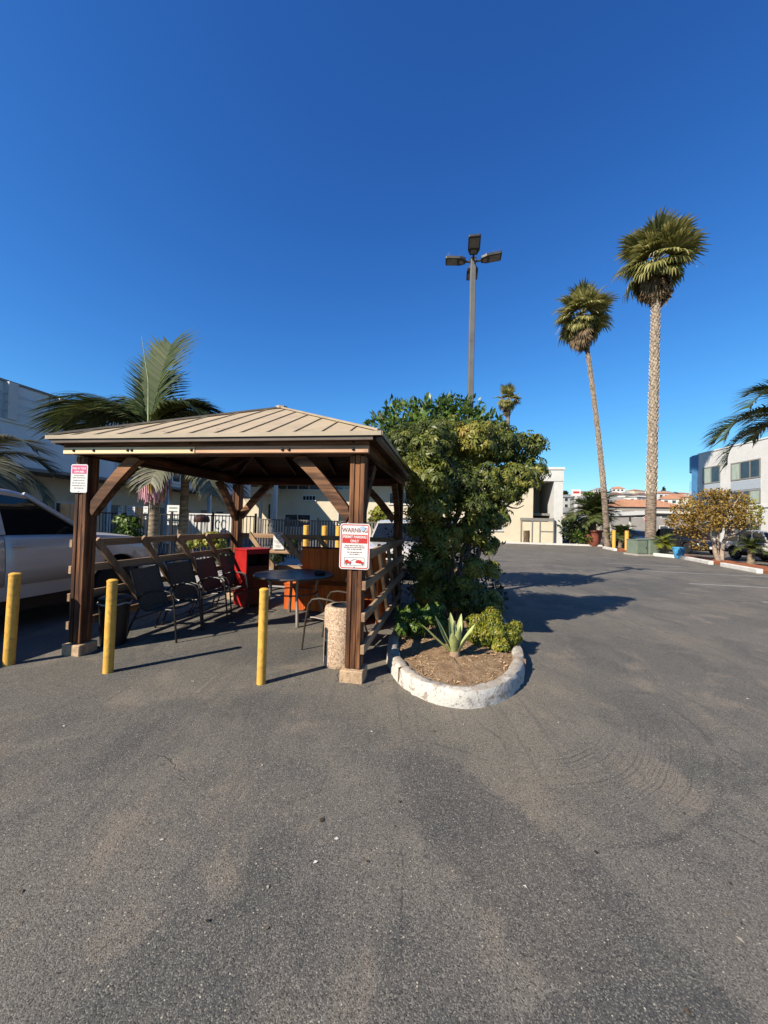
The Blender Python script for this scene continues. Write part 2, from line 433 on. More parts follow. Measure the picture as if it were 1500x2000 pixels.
def soil_mat():
    t = NT('soil'); co = t.coord()
    n = t.noise(co, 7, 7, 0.7); n2 = t.noise(co, 55, 5, 0.7)
    c = t.ramp(n, [(0.3, (0.16, 0.105, 0.062)), (0.5, (0.27, 0.18, 0.108)), (0.72, (0.37, 0.265, 0.17))])
    c = t.mix(t.math('MULTIPLY', t.step(n2, 0.45, 0.7), 0.6), c, (0.09, 0.056, 0.03))
    return t.done(t.bsdf(c, 0.95, 0, t.bump(t.math('ADD', n, n2), 0.9, 0.03), 0.1))
M['soil'] = soil_mat()
M['red_mulch'] = mat('red_mulch', (0.36, 0.13, 0.065), 0.95, var=0.45, scale=14, bump=0.9, bscale=30, spec=0.1)
M['mulch'] = mat('mulch', (0.46, 0.31, 0.18), 0.95, var=0.4, scale=30, spec=0.1)
M['paving'] = mat('paving', (0.46, 0.43, 0.39), 0.85, var=0.1, scale=1.2, bump=0.2, bscale=40, dirt=0.2)
M['hill'] = mat('hill', (0.16, 0.15, 0.075), 0.95, var=0.4, scale=0.06)

# gazebo timber
DK, MD, LT = (0.012, 0.006, 0.004), (0.082, 0.032, 0.014), (0.30, 0.13, 0.054)
for ax in 'XYZ':
    M['cedar' + ax] = wood('cedar_' + ax, DK, MD, LT, ax, knots=0.6)
    M['rail' + ax] = wood('rail_' + ax, (0.17, 0.10, 0.055), (0.34, 0.215, 0.125), (0.50, 0.34, 0.21), ax, grain=16)
M['palewood'] = wood('pale_beam_wood', (0.62, 0.36, 0.18), (0.88, 0.60, 0.33), (1.0, 0.76, 0.46), 'X', grain=14, knots=0.9)
M['midwood'] = wood('weathered_beam_wood', (0.34, 0.17, 0.09), (0.60, 0.34, 0.20), (0.78, 0.48, 0.30), 'X', grain=18, knots=0.5)
M['footing'] = mat('footing', (0.52, 0.36, 0.22), 0.85, var=0.2, scale=12, bump=0.4, dirt=0.4)
M['roof_metal'] = mat('roof_metal', (0.50, 0.395, 0.255), 0.55, 0.0, var=0.08, scale=2.5, spec=0.35, dirt=0.12, dirtc=(0.22, 0.17, 0.11))
M['roof_trim'] = mat('roof_trim', (0.42, 0.345, 0.24), 0.5, var=0.1, scale=4)
M['gutter'] = mat('gutter', (0.12, 0.085, 0.062), 0.5, var=0.15)
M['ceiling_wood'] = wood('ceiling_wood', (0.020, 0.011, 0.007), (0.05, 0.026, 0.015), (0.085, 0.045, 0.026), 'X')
M['bolt'] = mat('bolt', (0.02, 0.018, 0.017), 0.5, 0.6)
M['yellow'] = mat('bollard_yellow', (0.86, 0.47, 0.075), 0.55, var=0.14, scale=9, bump=0.3, bscale=25, dirt=0.55, dirtc=(0.36, 0.22, 0.07))
M['orange_wood'] = wood('orange_stained_wood', (0.52, 0.085, 0.010), (0.74, 0.15, 0.018), (0.88, 0.22, 0.034), 'Z', grain=14)
M['red_paint'] = mat('red_paint', (0.44, 0.014, 0.013), 0.45, var=0.12, scale=5, dirt=0.15, dirtc=(0.2, 0.02, 0.015))
M['maroon'] = mat('maroon', (0.05, 0.008, 0.006), 0.6, var=0.15)  # also darkens the red cabinet's faces that lie in shade
M['dark'] = mat('dark_void', (0.006, 0.006, 0.006), 0.8)
M['sling'] = mat('sling_fabric', (0.13, 0.112, 0.092), 0.75, var=0.15, scale=30, bump=0.4, bscale=220, spec=0.2)
M['tan_sling'] = mat('tan_sling', (0.34, 0.29, 0.23), 0.75, var=0.12, scale=30, bump=0.4, bscale=220, spec=0.2)
M['frame_dark'] = mat('chair_frame', (0.030, 0.028, 0.026), 0.35, 0.4, var=0.2)
M['frame_bronze'] = mat('bronze_frame', (0.105, 0.082, 0.062), 0.38, 0.5, var=0.2)
M['frame_grey'] = mat('grey_frame', (0.28, 0.25, 0.21), 0.45, 0.4, var=0.15)
M['black_plastic'] = mat('black_plastic', (0.012, 0.012, 0.013), 0.42, var=0.2)
M['bag'] = mat('bin_liner', (0.35, 0.36, 0.37), 0.35, var=0.3, scale=14, bump=0.8, bscale=18)
def aggregate():
    t = NT('exposed_aggregate'); co = t.coord()
    v = t.voro(co, 85); s = t.n('ShaderNodeSeparateColor'); t.l(v.outputs['Color'], s.inputs[0])
    c = t.ramp(s.outputs[0], [(0.0, (0.19, 0.125, 0.08)), (0.35, (0.32, 0.22, 0.145)), (0.75, (0.40, 0.29, 0.20)), (1.0, (0.48, 0.40, 0.30))])
    c = t.mix(t.math('MULTIPLY', t.step(t.noise(co, 4, 4), 0.5, 0.7), 0.3), c, (0.21, 0.15, 0.10))
    return t.done(t.bsdf(c, 0.8, 0, t.bump(v.outputs['Distance'], -0.6, 0.008), 0.3))
M['aggregate'] = aggregate()
def glasstop():
    t = NT('table_glass')
    g = t.n('ShaderNodeBsdfGlossy'); g.inputs['Roughness'].default_value = 0.04; g.inputs['Color'].default_value = (0.95, 0.97, 1, 1)
    tr = t.n('ShaderNodeBsdfTransparent'); tr.inputs[0].default_value = (0.72, 0.78, 0.77, 1)
    fr = t.n('ShaderNodeFresnel'); fr.inputs[0].default_value = 1.65
    mx = t.n('ShaderNodeMixShader'); t.l(t.math('ADD', fr.outputs[0], 0.42, clamp=True), mx.inputs[0])
    t.l(tr.outputs[0], mx.inputs[1]); t.l(g.outputs[0], mx.inputs[2])
    return t.done(mx.outputs[0])
M['glasstop'] = glasstop()
M['sign_white'] = mat('sign_white', (0.80, 0.79, 0.76), 0.4, var=0.03, spec=0.5)
M['sign_red'] = mat('sign_red', (0.60, 0.035, 0.03), 0.45, var=0.06, scale=20)
M['sign_pink'] = mat('sign_pink', (0.72, 0.10, 0.27), 0.45, var=0.06, scale=20)
M['sign_ink'] = mat('sign_ink', (0.20, 0.17, 0.16), 0.6, var=0.2, scale=40)
M['sign_brown'] = mat('sign_brown_ink', (0.30, 0.105, 0.08), 0.6, var=0.25, scale=40)
M['sticker'] = mat('sticker_blue', (0.44, 0.56, 0.74), 0.4, var=0.2, scale=60)
M['teal_ink'] = mat('teal_ink', (0.12, 0.22, 0.22), 0.6)
M['lamp_pole'] = mat('lamp_pole', (0.15, 0.15, 0.145), 0.6, var=0.1, scale=3, dirt=0.1)
M['lamp_head'] = mat('lamp_head', (0.055, 0.05, 0.047), 0.5, 0.2)
M['lamp_lens'] = mat('lamp_lens', (0.26, 0.24, 0.215), 0.3)
M['white_plaster'] = mat('white_plaster', (0.66, 0.655, 0.63), 0.9, var=0.05, scale=1.2, bump=0.15, bscale=30, dirt=0.08, dirtc=(0.45, 0.43, 0.40))
M['shaded_plaster'] = mat('shaded_white_plaster', (0.72, 0.77, 0.79), 0.9, var=0.06, scale=1.2, bump=0.15, bscale=30)  # white wall; the blue of its shade is mixed into the colour
M['cream'] = mat('cream_stucco', (0.70, 0.61, 0.45), 0.9, var=0.06, scale=1.0, bump=0.2, bscale=30, dirt=0.06, dirtc=(0.5, 0.43, 0.32))
M['grey_wall'] = mat('grey_wall', (0.29, 0.27, 0.25), 0.9, var=0.08, scale=1.0, bump=0.2, bscale=30)
M['grey_trim'] = mat('grey_trim', (0.23, 0.22, 0.20), 0.8, var=0.1)
M['blue_panel'] = mat('blue_panel', (0.08, 0.235, 0.44), 0.5, var=0.1, scale=1.0)
M['spandrel'] = mat('spandrel', (0.40, 0.45, 0.50), 0.6, var=0.06)
M['white_trim'] = mat('white_trim', (0.72, 0.71, 0.68), 0.6, var=0.05)
M['glass'] = mat('window_glass', (0.035, 0.05, 0.058), 0.08, var=0.3, scale=0.8, spec=0.7)
M['curtain'] = mat('curtain', (0.36, 0.43, 0.37), 0.8, var=0.2, scale=5, stretch=(6, 6, 0.3))
M['terracotta'] = mat('terracotta_roof', (0.50, 0.245, 0.135), 0.85, var=0.2, scale=3, bump=0.4, bscale=12)
M['grey_roof'] = mat('grey_roof', (0.30, 0.29, 0.27), 0.85, var=0.15, scale=3)
M['iron'] = mat('iron_fence', (0.022, 0.024, 0.028), 0.5, 0.3)
M['weathered_fence'] = mat('weathered_fence', (0.16, 0.145, 0.13), 0.8, var=0.2, scale=6)
M['concrete'] = mat('concrete', (0.42, 0.39, 0.34), 0.9, var=0.12, scale=4, bump=0.3, dirt=0.2)
M['transformer'] = mat('transformer_green', (0.18, 0.23, 0.175), 0.55, var=0.1, scale=3, dirt=0.12, dirtc=(0.22, 0.21, 0.15))
M['blue_glaze'] = mat('blue_glaze', (0.07, 0.34, 0.62), 0.35, var=0.15)
M['clay'] = mat('clay_pot', (0.30, 0.085, 0.05), 0.75, var=0.2, dirt=0.2)
M['bark_wood'] = wood('stump_bark', (0.05, 0.032, 0.02), (0.13, 0.085, 0.05), (0.22, 0.15, 0.09), 'Z')
# vegetation
M['leaf_olive'] = leafmat('leaf_olive', [(0.0, (0.045, 0.062, 0.016)), (0.35, (0.13, 0.165, 0.034)), (0.62, (0.27, 0.28, 0.05)), (0.84, (0.42, 0.35, 0.065)), (1.0, (0.38, 0.22, 0.06))], 0.34, 0.45)
M['leaf_green'] = leafmat('leaf_green', [(0.0, (0.04, 0.085, 0.018)), (0.45, (0.10, 0.175, 0.030)), (1.0, (0.23, 0.31, 0.055))], 0.28, 0.42)
M['leaf_lime'] = leafmat('leaf_lime', [(0.0, (0.08, 0.12, 0.016)), (0.5, (0.22, 0.25, 0.024)), (1.0, (0.42, 0.36, 0.05))], 0.3, 0.45)
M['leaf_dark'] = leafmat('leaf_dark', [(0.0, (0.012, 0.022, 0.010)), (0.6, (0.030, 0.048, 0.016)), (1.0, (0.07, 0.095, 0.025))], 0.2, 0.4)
M['leaf_autumn'] = leafmat('leaf_autumn', [(0.0, (0.12, 0.08, 0.016)), (0.35, (0.30, 0.18, 0.035)), (0.7, (0.50, 0.31, 0.06)), (0.88, (0.44, 0.37, 0.07)), (1.0, (0.22, 0.27, 0.04))], 0.3, 0.55)
M['leaf_palm'] = leafmat('leaf_palm', [(0.0, (0.030, 0.048, 0.014)), (0.5, (0.085, 0.112, 0.030)), (0.85, (0.21, 0.21, 0.060)), (1.0, (0.36, 0.30, 0.11))], 0.22, 0.5, 0.3)
M['leaf_fan'] = leafmat('leaf_fan', [(0.0, (0.08, 0.09, 0.025)), (0.45, (0.22, 0.22, 0.06)), (0.75, (0.56, 0.50, 0.20)), (1.0, (0.75, 0.62, 0.15))], 0.32, 0.62, 0.15)
M['leaf_dead'] = leafmat('leaf_dead', [(0.0, (0.075, 0.048, 0.026)), (0.5, (0.18, 0.12, 0.065)), (1.0, (0.33, 0.24, 0.14))], 0.15, 0.7, 0.2)
M['leaf_dry_palm'] = leafmat('leaf_dry_palm', [(0.0, (0.09, 0.09, 0.06)), (0.5, (0.20, 0.20, 0.13)), (1.0, (0.36, 0.34, 0.22))], 0.2, 0.6, 0.3)
M['trunk'] = mat('grey_trunk', (0.165, 0.125, 0.088), 0.9, var=0.3, scale=14, bump=0.6, bscale=40, spec=0.15)
M['pale_trunk'] = mat('pale_trunk', (0.40, 0.32, 0.25), 0.9, var=0.25, scale=12, bump=0.5, bscale=40, spec=0.15)
def palm_trunk(name, c1, c2, ring):
    t = NT(name); co = t.coord()
    n = t.noise(t.mapping(co, (1, 1, ring)), 3.2, 5, 0.65, 0.2)
    c = t.mix(t.step(n, 0.38, 0.62), scl(c1, ALB), scl(c2, ALB))
    return t.done(t.bsdf(c, 0.9, 0, t.bump(n, 0.7, 0.03), 0.15))
M['fan_trunk'] = palm_trunk('fan_palm_trunk', (0.12, 0.09, 0.068), (0.33, 0.26, 0.20), 3.5)
M['king_trunk'] = palm_trunk('king_palm_trunk', (0.16, 0.125, 0.085), (0.36, 0.29, 0.20), 6)
M['stub'] = mat('leaf_stub', (0.56, 0.47, 0.36), 0.9, var=0.3, scale=6, spec=0.15)
M['agave'] = mat('agave_leaf', (0.40, 0.45, 0.17), 0.5, var=0.2, scale=9, spec=0.4)
M['agave_dry'] = mat('agave_stem', (0.34, 0.23, 0.15), 0.85, var=0.2, scale=30, bump=0.4)
M['blossom'] = leafmat('palm_blossom', [(0.0, (0.42, 0.15, 0.26)), (0.5, (0.78, 0.36, 0.50)), (0.85, (0.92, 0.58, 0.62)), (1.0, (0.40, 0.30, 0.09))], 0.25, 0.7, 0.2)
# vehicles
def carpaint(name, c, rough=0.28, metal=0.0):
    c = scl(c, ALB); t = NT(name); n = t.noise(t.coord(), 2.0, 4)
    return t.done(t.bsdf(t.mix(n, scl(c, 0.92), scl(c, 1.05)), t.math('MULTIPLY_ADD', n, 0.12, rough - 0.06), metal, None, 0.5, **{'Coat Weight': 0.6, 'Coat Roughness': 0.06}))
M['paint_white'] = carpaint('paint_white', (0.62, 0.60, 0.57))
M['paint_silver'] = carpaint('paint_pearl', (0.68, 0.64, 0.59), 0.3)
M['paint_black'] = carpaint('paint_black', (0.012, 0.013, 0.018), 0.22)
M['paint_navy'] = carpaint('paint_navy', (0.022, 0.035, 0.065), 0.25)
M['car_glass'] = mat('car_glass', (0.010, 0.013, 0.014), 0.05, var=0.2, spec=0.6)
M['tyre'] = mat('tyre', (0.016, 0.016, 0.016), 0.85, var=0.2)
M['rim'] = mat('rim', (0.36, 0.36, 0.37), 0.3, 0.8)
M['trim_black'] = mat('trim_black', (0.014, 0.014, 0.015), 0.55)
M['headlight'] = mat('headlight', (0.62, 0.64, 0.66), 0.1, 0.3, spec=0.8)
M['taillight'] = mat('taillight', (0.35, 0.012, 0.012), 0.2)
M['chrome'] = mat('chrome', (0.6, 0.6, 0.61), 0.15, 0.95, var=0.05)
# ------------------------------------------------------------------ ground
U = Vector((0.986, -0.165, 0)).normalized(); V = Vector((0.165, 0.986, 0)).normalized(); Z = Vector((0, 0, 1))
GZ = Vector((-1.6, 5.81, 0)); GRZ = math.atan2(U.y, U.x)
def gz(x, y, z=0): return GZ + U * x + V * y + Z * z

g = MB()
g.add([(-900, -60, 0), (900, -60, 0), (900, 900, 0), (-900, 900, 0)], [(0, 1, 2, 3)])
tag(g.build('ground', M['asphalt']), 'weathered grey asphalt of the car park', kind='structure')

def painted(a, b, w=0.10):
    a, b = Vector(a), Vector(b); d = (b - a).normalized(); s = Vector((-d.y, d.x, 0)) * w / 2
    m = MB(); n = 14
    A = [a.lerp(b, i / n) + s + Z * 0.004 for i in range(n + 1)]; B = [a.lerp(b, i / n) - s + Z * 0.004 for i in range(n + 1)]
    m.strip(A, B)
    return tag(m.build('painted_line', M['line_paint']), kind='structure')
for (x0, y0), (x1, y1) in (((1184, 1100), (1330, 1107)), ((1256, 1115), (1540, 1129)), ((1346, 1140), (1560, 1151)), ((1490, 1176), (1600, 1182)), ((1138, 1087), (1205, 1091))):
    painted(G(x0, y0), G(x1, y1))

# island with painted kerb
IC, IHW, IL, INOSE = Vector((0.92, 4.9, 0)), 0.82, 7.9, 1.55
def island(off, n=64):
    h = IHW - off; pts = []
    for i in range(n + 1):
        a = math.pi * i / n; pts.append(IC + U * (h * math.cos(a)) - V * ((INOSE - off) * math.sin(a)))
    c1 = IC + V * IL
    for i in range(1, 20): pts.append(IC - U * h + V * IL * i / 20)
    for i in range(n + 1):
        a = math.pi * i / n; pts.append(c1 - U * (h * math.cos(a)) + V * (h * math.sin(a)))
    for i in range(1, 20): pts.append(c1 + U * h - V * IL * i / 20)
    return pts
prof = [(0.0, -0.02), (0.006, 0.06), (0.014, 0.122), (0.030, 0.146), (0.070, 0.153), (0.118, 0.148), (0.132, 0.134), (0.136, 0.02)]
m = MB(); rings = [island(o) for o, z in prof]; n = len(rings[0]); vs = []
rr = random.Random(3)
for k, (o, z) in enumerate(prof):
    for i, p in enumerate(rings[k]):
        j = 0.011
        vs.append(p + Vector((rr.uniform(-j, j), rr.uniform(-j, j), z + rr.uniform(-j, j) * 0.7)))
m.add(vs, [(k * n + i, k * n + (i + 1) % n, (k + 1) * n + (i + 1) % n, (k + 1) * n + i) for k in range(len(prof) - 1) for i in range(n)])
tag(m.build('kerb', M['kerb'], smooth=True, angle=50), 'chipped white painted kerb round the planting island', kind='structure')
for i_ in (8, 47):                       # narrow joints between the cast lengths
    a_, b_ = island(-0.006)[i_], island(0.13)[i_]; q = MB(); q.bar(a_ + Z * .078, b_ + Z * .076, .004, .156)
    tag(q.build('kerb_joint', M['soil']), kind='structure')
# soil bed, gently humped
m = MB(); R_ = [island(o) for o in (0.125, 0.35, 0.6, 0.82)]; vs = []; hz = (0.10, 0.125, 0.14, 0.145)
for k in range(4):
    for p in R_[k]: vs.append(p + Z * (hz[k] + rr.uniform(-.008, .008)))
fs = [(k * n + i, k * n + (i + 1) % n, (k + 1) * n + (i + 1) % n, (k + 1) * n + i) for k in range(3) for i in range(n)] + [tuple(range(3 * n, 4 * n))]
m.add(vs, fs)
tag(m.build('planting_soil', M['soil'], smooth=True, angle=80), 'dry brown soil inside the island', kind='structure')
# mulch crumbs on it
vs, qs, k = [], [], 0
for i in range(2200):
    a = rr.uniform(0, math.pi * 2); r_ = math.sqrt(rr.random()) * 0.66
    c = IC + U * (r_ * math.cos(a)) + V * (r_ * math.sin(a) * (2.0 if math.sin(a) < 0 else 1.0)) + Z * (0.145 - 0.03 * (r_ / 0.66) ** 2)
    L = rr.uniform(.006, .02); W_ = rr.uniform(.003, .007); b = rr.uniform(0, 6.28)
    d = Vector((math.cos(b), math.sin(b), rr.uniform(-.4, .4))) * L; s = Vector((-math.sin(b), math.cos(b), rr.uniform(-.5, .5))) * W_
    vs += [c - d - s, c + d - s, c + d + s + Z * .004, c - d + s]; qs.append((k, k + 1, k + 2, k + 3)); k += 4
tag(soup('mulch', [tuple(p) for p in vs], qs, None, M['mulch']), 'small bark crumbs scattered on the island soil', kind='stuff')

# crumbs, dry leaves and paper bits lying about on the asphalt
vs, qs, k, tt = [], [], 0, []
for i in range(170):
    d_ = 1.0 + 7.5 * rr.random() ** 1.5; x_ = rr.uniform(-.9, .95) * d_
    if math.hypot(x_ - .9, d_ - 4.6) < 1.5 and d_ > 3.2: continue
    c = Vector((x_, d_, .004)); L = rr.uniform(.004, .014) * (1.6 if rr.random() < .1 else 1); b = rr.uniform(0, 6.28); W_ = L * rr.uniform(.4, .8)
    d = Vector((math.cos(b), math.sin(b), 0)) * L; s = Vector((-math.sin(b), math.cos(b), 0)) * W_; u_ = Z * rr.uniform(.002, .007)
    vs += [c - d, c - s + u_, c + d, c + s + u_]; qs.append((k, k + 1, k + 2, k + 3)); k += 4; tt.append(rr.random())
M['litter'] = leafmat('litter', [(0.0, (0.03, 0.025, 0.02)), (0.45, (0.12, 0.085, 0.05)), (0.75, (0.35, 0.28, 0.2)), (1.0, (0.9, 0.88, 0.84))], 0.1, 0.8, 0.2)
tag(soup('litter', [tuple(p) for p in vs], qs, tt, M['litter']), 'dry leaf bits and paper crumbs on the asphalt', kind='stuff')

# ------------------------------------------------------------------ gazebo
gaz = empty('gazebo', GZ, GRZ, 'brown timber gazebo with tan metal hip roof, open toward the bollards', 'gazebo')
HP = 1.625
for sx in (-1, 1):
    for sy in (-1, 1):
        x, y = HP * sx, HP * sy
        b = MB(); b.box((x, y, 0.055), (0.235, 0.235, 0.13)); b.build('footing', M['footing'], gaz, bevel=0.008)
        c = MB(); c.box((x, y, 1.20), (0.050, 0.142, 2.14)); pc = c.build('post', M['cedarZ'], gaz, bevel=0.004)
        for k in (-1, 1):
            q = MB(); q.box((x + k * 0.0535, y, 1.195), (0.047, 0.156, 2.13)); q.build('board', M['cedarZ'], pc, bevel=0.005)
# beams: front in two lapped lengths, others whole
def beam(name, lo, hi, m): 
    b = MB(); b.box2(lo, hi); return b.build(name, m, gaz, bevel=0.005)
fy = -HP - 0.133
bx = -0.12
b1 = beam('beam', (-HP - 0.14, fy - 0.052, 2.27), (bx - 0.002, fy, 2.345), M['palewood'])
b2 = beam('beam', (bx + 0.002, fy - 0.048, 2.272), (HP + 0.13, fy + 0.002, 2.347), M['midwood'])
beam('shaded_beam_top', (-HP - 0.14, fy - 0.044, 2.348), (HP + 0.13, fy + 0.004, 2.45), M['cedarX'])  # upper part of the beam, eave shadow painted as dark wood
beam('beam', (-HP - 0.08, fy + 0.008, 2.275), (HP + 0.08, fy + 0.20, 2.44), M['cedarX'])
for sx in (-1, 1):
    beam('beam', (sx * (HP + 0.078) - 0.025, -HP - 0.074, 2.278), (sx * (HP + 0.078) + 0.025, HP + 0.074, 2.445), M['cedarY'])
beam('beam', (-HP - 0.1, HP + 0.08, 2.275), (HP + 0.1, HP + 0.13, 2.44), M['cedarX'])
for b, xs in ((b1, (-1.62, -1.36, -0.93, -0.88, -0.16)), (b2, (0.86, 0.93, 1.60))):
    for x in xs:
        q = MB(Matrix.Translation((x, fy - 0.053, 2.308)) @ Matrix.Rotation(rad(90), 4, 'X')); q.lathe([(0.0, 0.012), (0.010, 0.011), (0.015, 0.006), (0.016, 0)], 10); q.build('bolt', M['bolt'], b, smooth=True)
for x in (-0.18, 1.60):
    q = MB(Matrix.Translation((x, fy - 0.045, 2.385)) @ Matrix.Rotation(rad(90), 4, 'X')); q.lathe([(0.0, 0.012), (0.010, 0.011), (0.015, 0.006), (0.016, 0)], 10); q.build('bolt', M['bolt'], gaz, smooth=True)
# curved corner braces
def brace(x, y, ax, sgn):
    # quarter-arc brace in the vertical plane along local axis ax
    pts_o, pts_i = [], []
    for i in range(9):
        t = i / 8
        cx = 0.075 + 0.60 * t; cz = 1.62 + 0.655 * (0.72 * t + 0.28 * math.sin(t * math.pi / 2))
        pts_o.append((cx - 0.0, cz))
    # offset normal for width
    outer, inner = [], []
    for i, (a, b_) in enumerate(pts_o):
        p0 = pts_o[max(i - 1, 0)]; p1 = pts_o[min(i + 1, 8)]
        dx, dz = p1[0] - p0[0], p1[1] - p0[1]; L = math.hypot(dx, dz); nx, nz = -dz / L, dx / L
        outer.append((a + nx * 0.060, b_ + nz * 0.060)); inner.append((a - nx * 0.060, b_ - nz * 0.060))
    outer = [(max(a, 0.079), min(b_, 2.268)) for a, b_ in outer]; inner = [(max(a, 0.079), min(b_, 2.268)) for a, b_ in inner]
    q = MB()
    A = Vector((1, 0, 0)) if ax == 'x' else Vector((0, 1, 0)); T = Vector((0, 1, 0)) if ax == 'x' else Vector((1, 0, 0))
    o = Vector((x, y, 0)) - T * 0.045
    vs = [o + A * sgn * a + Z * b_ for a, b_ in outer] + [o + A * sgn * a + Z * b_ for a, b_ in inner]
    vs += [p + T * 0.09 for p in vs]
    k = 9; fs = []
    for i in range(k - 1):
        fs += [(i, i + 1, k + i + 1, k + i), (2 * k + i, 3 * k + i, 3 * k + i + 1, 2 * k + i + 1), (i, 2 * k + i, 2 * k + i + 1, i + 1), (k + i, k + i + 1, 3 * k + i + 1, 3 * k + i)]
    fs += [(0, k, 3 * k, 2 * k), (k - 1, 3 * k - 1, 4 * k - 1, 2 * k - 1)]
    q.add(vs, fs); q.build('brace', M['brace'], gaz)
M['brace'] = wood('brace_wood', (0.018, 0.009, 0.006), (0.105, 0.046, 0.021), (0.36, 0.175, 0.08), 'X', grain=22, knots=0.3)
for sx in (-1, 1):
    for sy in (-1, 1):
        brace(HP * sx, HP * sy, 'x', -sx); brace(HP * sx, HP * sy, 'y', -sy)
# rails with diagonal infill, nailed to the outside of the posts
RZ_ = (1.255, 0.955, 0.64, 0.32)
off = HP + 0.078
def railing(side):
    for z in RZ_:
        q = MB()
        if side in 'LR':
            s = -1 if side == 'L' else 1
            q.box2((s * off, -HP - 0.080, z - 0.045), (s * (off + 0.04), HP + 0.09, z + 0.045)); q.build('rail', M['railY'], gaz, bevel=0.004)
        else:
            q.box2((-HP - 0.07, off + 0.06, z - 0.045), (HP + 0.07, off + 0.10, z + 0.045)); q.build('rail', M['railX'], gaz, bevel=0.004)
    for s0 in (-1.42, -0.70, 0.02, 0.74):
        q = MB()
        if side in 'LR':
            s = -1 if side == 'L' else 1
            x = s * (off - 0.0195)
            q.bar((x, s0, 1.29), (x, s0 + 0.86, 0.285), 0.037, 0.085, (0, 1, 0.0)); q.build('diagonal_board', M['railZ'], gaz)
        else:
            q.bar((s0, off + 0.038, 1.29), (s0 + 0.86, off + 0.038, 0.285), 0.037, 0.085, (1, 0, 0)); q.build('diagonal_board', M['railZ'], gaz)
for sd in 'LRB': railing(sd)
# roof: panels one by one on the four hip faces
EV, EZ, AZ = 1.865, 2.468, 3.29
roof = MB()
t = 0.03
roof.add([(-EV, -EV, EZ - t), (EV, -EV, EZ - t), (EV, EV, EZ - t), (-EV, EV, EZ - t), (0, 0, AZ - t)], [(0, 1, 4), (1, 2, 4), (2, 3, 4), (3, 0, 4)])
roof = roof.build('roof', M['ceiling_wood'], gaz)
PW = 0.293; NP = 13
for f in range(4):
    Rm = Matrix.Rotation(f * math.pi / 2, 4, 'Z')
    slope = Vector((0, EV, AZ - EZ)).normalized(); nrm = Vector((1, 0, 0)).cross(slope).normalized()
    for i in range(NP):
        x0 = -EV + i * 2 * EV / NP + 0.004; x1 = -EV + (i + 1) * 2 * EV / NP - 0.004
        def top(x): return max(0.0, EV - abs(x))
        poly = [(x0, 0), (x1, 0), (x1, top(x1))]
        if x0 < 0 < x1: poly.append((0, EV))
        poly.append((x0, top(x0)))
        ps = [Vector((x, -EV - 0.03 if y == 0 else -EV + y, EZ + (AZ - EZ) * y / EV - (0.013 if y == 0 else 0))) for x, y in poly]
        # drop doubled points
        pp = []
        for p_ in ps:
            if not pp or (p_ - pp[-1]).length > 1e-3: pp.append(p_)
        if (pp[0] - pp[-1]).length < 1e-3: pp.pop()
        if len(pp) < 3: continue
        q = MB(Rm); k = len(pp)
        q.add([p_ for p_ in pp] + [p_ - nrm * 0.012 for p_ in pp], [tuple(range(k)), tuple(range(2 * k - 1, k - 1, -1))] + [(a, (a + 1) % k, (a + 1) % k + k, a + k) for a in range(k)])
        pan = q.build('roof_panel', M['roof_metal'], roof)
        if f in (0, 1, 3) and i < NP - 1:
            xs = x1 + 0.004; yt = top(xs)
            if yt > 0.05:
                q = MB(Rm); a = Vector((xs, -EV - 0.03, EZ - 0.013)) + nrm * 0.008; b = Vector((xs, -EV + yt - 0.01, EZ + (AZ - EZ) * (yt - 0.01) / EV)) + nrm * 0.008
                q.bar(a, b, 0.010, 0.011, nrm); q.build('seam', M['roof_metal'], pan)
    # drip edge, gutter
    q = MB(Rm); q.box2((-EV - 0.033, -EV - 0.040, EZ - 0.046), (EV + 0.0285, -EV - 0.0335, EZ - 0.004)); q.build('drip_edge', M['roof_trim'], roof)
    q = MB(Rm); q.box2((-EV + 0.03, -EV - 0.022, EZ - 0.085), (EV - 0.055, -EV + 0.03, EZ - 0.047)); q.build('fascia', M['gutter'], roof)
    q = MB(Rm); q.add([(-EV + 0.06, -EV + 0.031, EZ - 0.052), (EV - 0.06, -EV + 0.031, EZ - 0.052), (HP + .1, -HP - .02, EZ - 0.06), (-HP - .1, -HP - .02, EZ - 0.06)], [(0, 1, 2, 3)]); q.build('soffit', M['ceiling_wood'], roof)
    # hip cap and rafters
    q = MB(Rm); q.bar((-EV - 0.02, -EV - 0.02, EZ + 0.004), (0, 0, AZ + 0.012), 0.075, 0.022); q.build('hip_cap', M['roof_trim'], roof)
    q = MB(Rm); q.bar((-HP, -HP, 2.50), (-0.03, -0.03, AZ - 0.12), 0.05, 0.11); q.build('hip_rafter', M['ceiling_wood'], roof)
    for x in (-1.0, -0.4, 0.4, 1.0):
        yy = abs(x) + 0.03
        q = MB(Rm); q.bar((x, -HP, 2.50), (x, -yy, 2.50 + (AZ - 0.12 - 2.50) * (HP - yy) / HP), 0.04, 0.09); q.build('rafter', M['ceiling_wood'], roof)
q = MB(); q.lathe([(0.10, -0.02), (0.09, 0.02), (0.03, 0.035), (0, 0.037)], 8, (0, 0, AZ)); q.build('roof_cap', M['roof_trim'], roof)
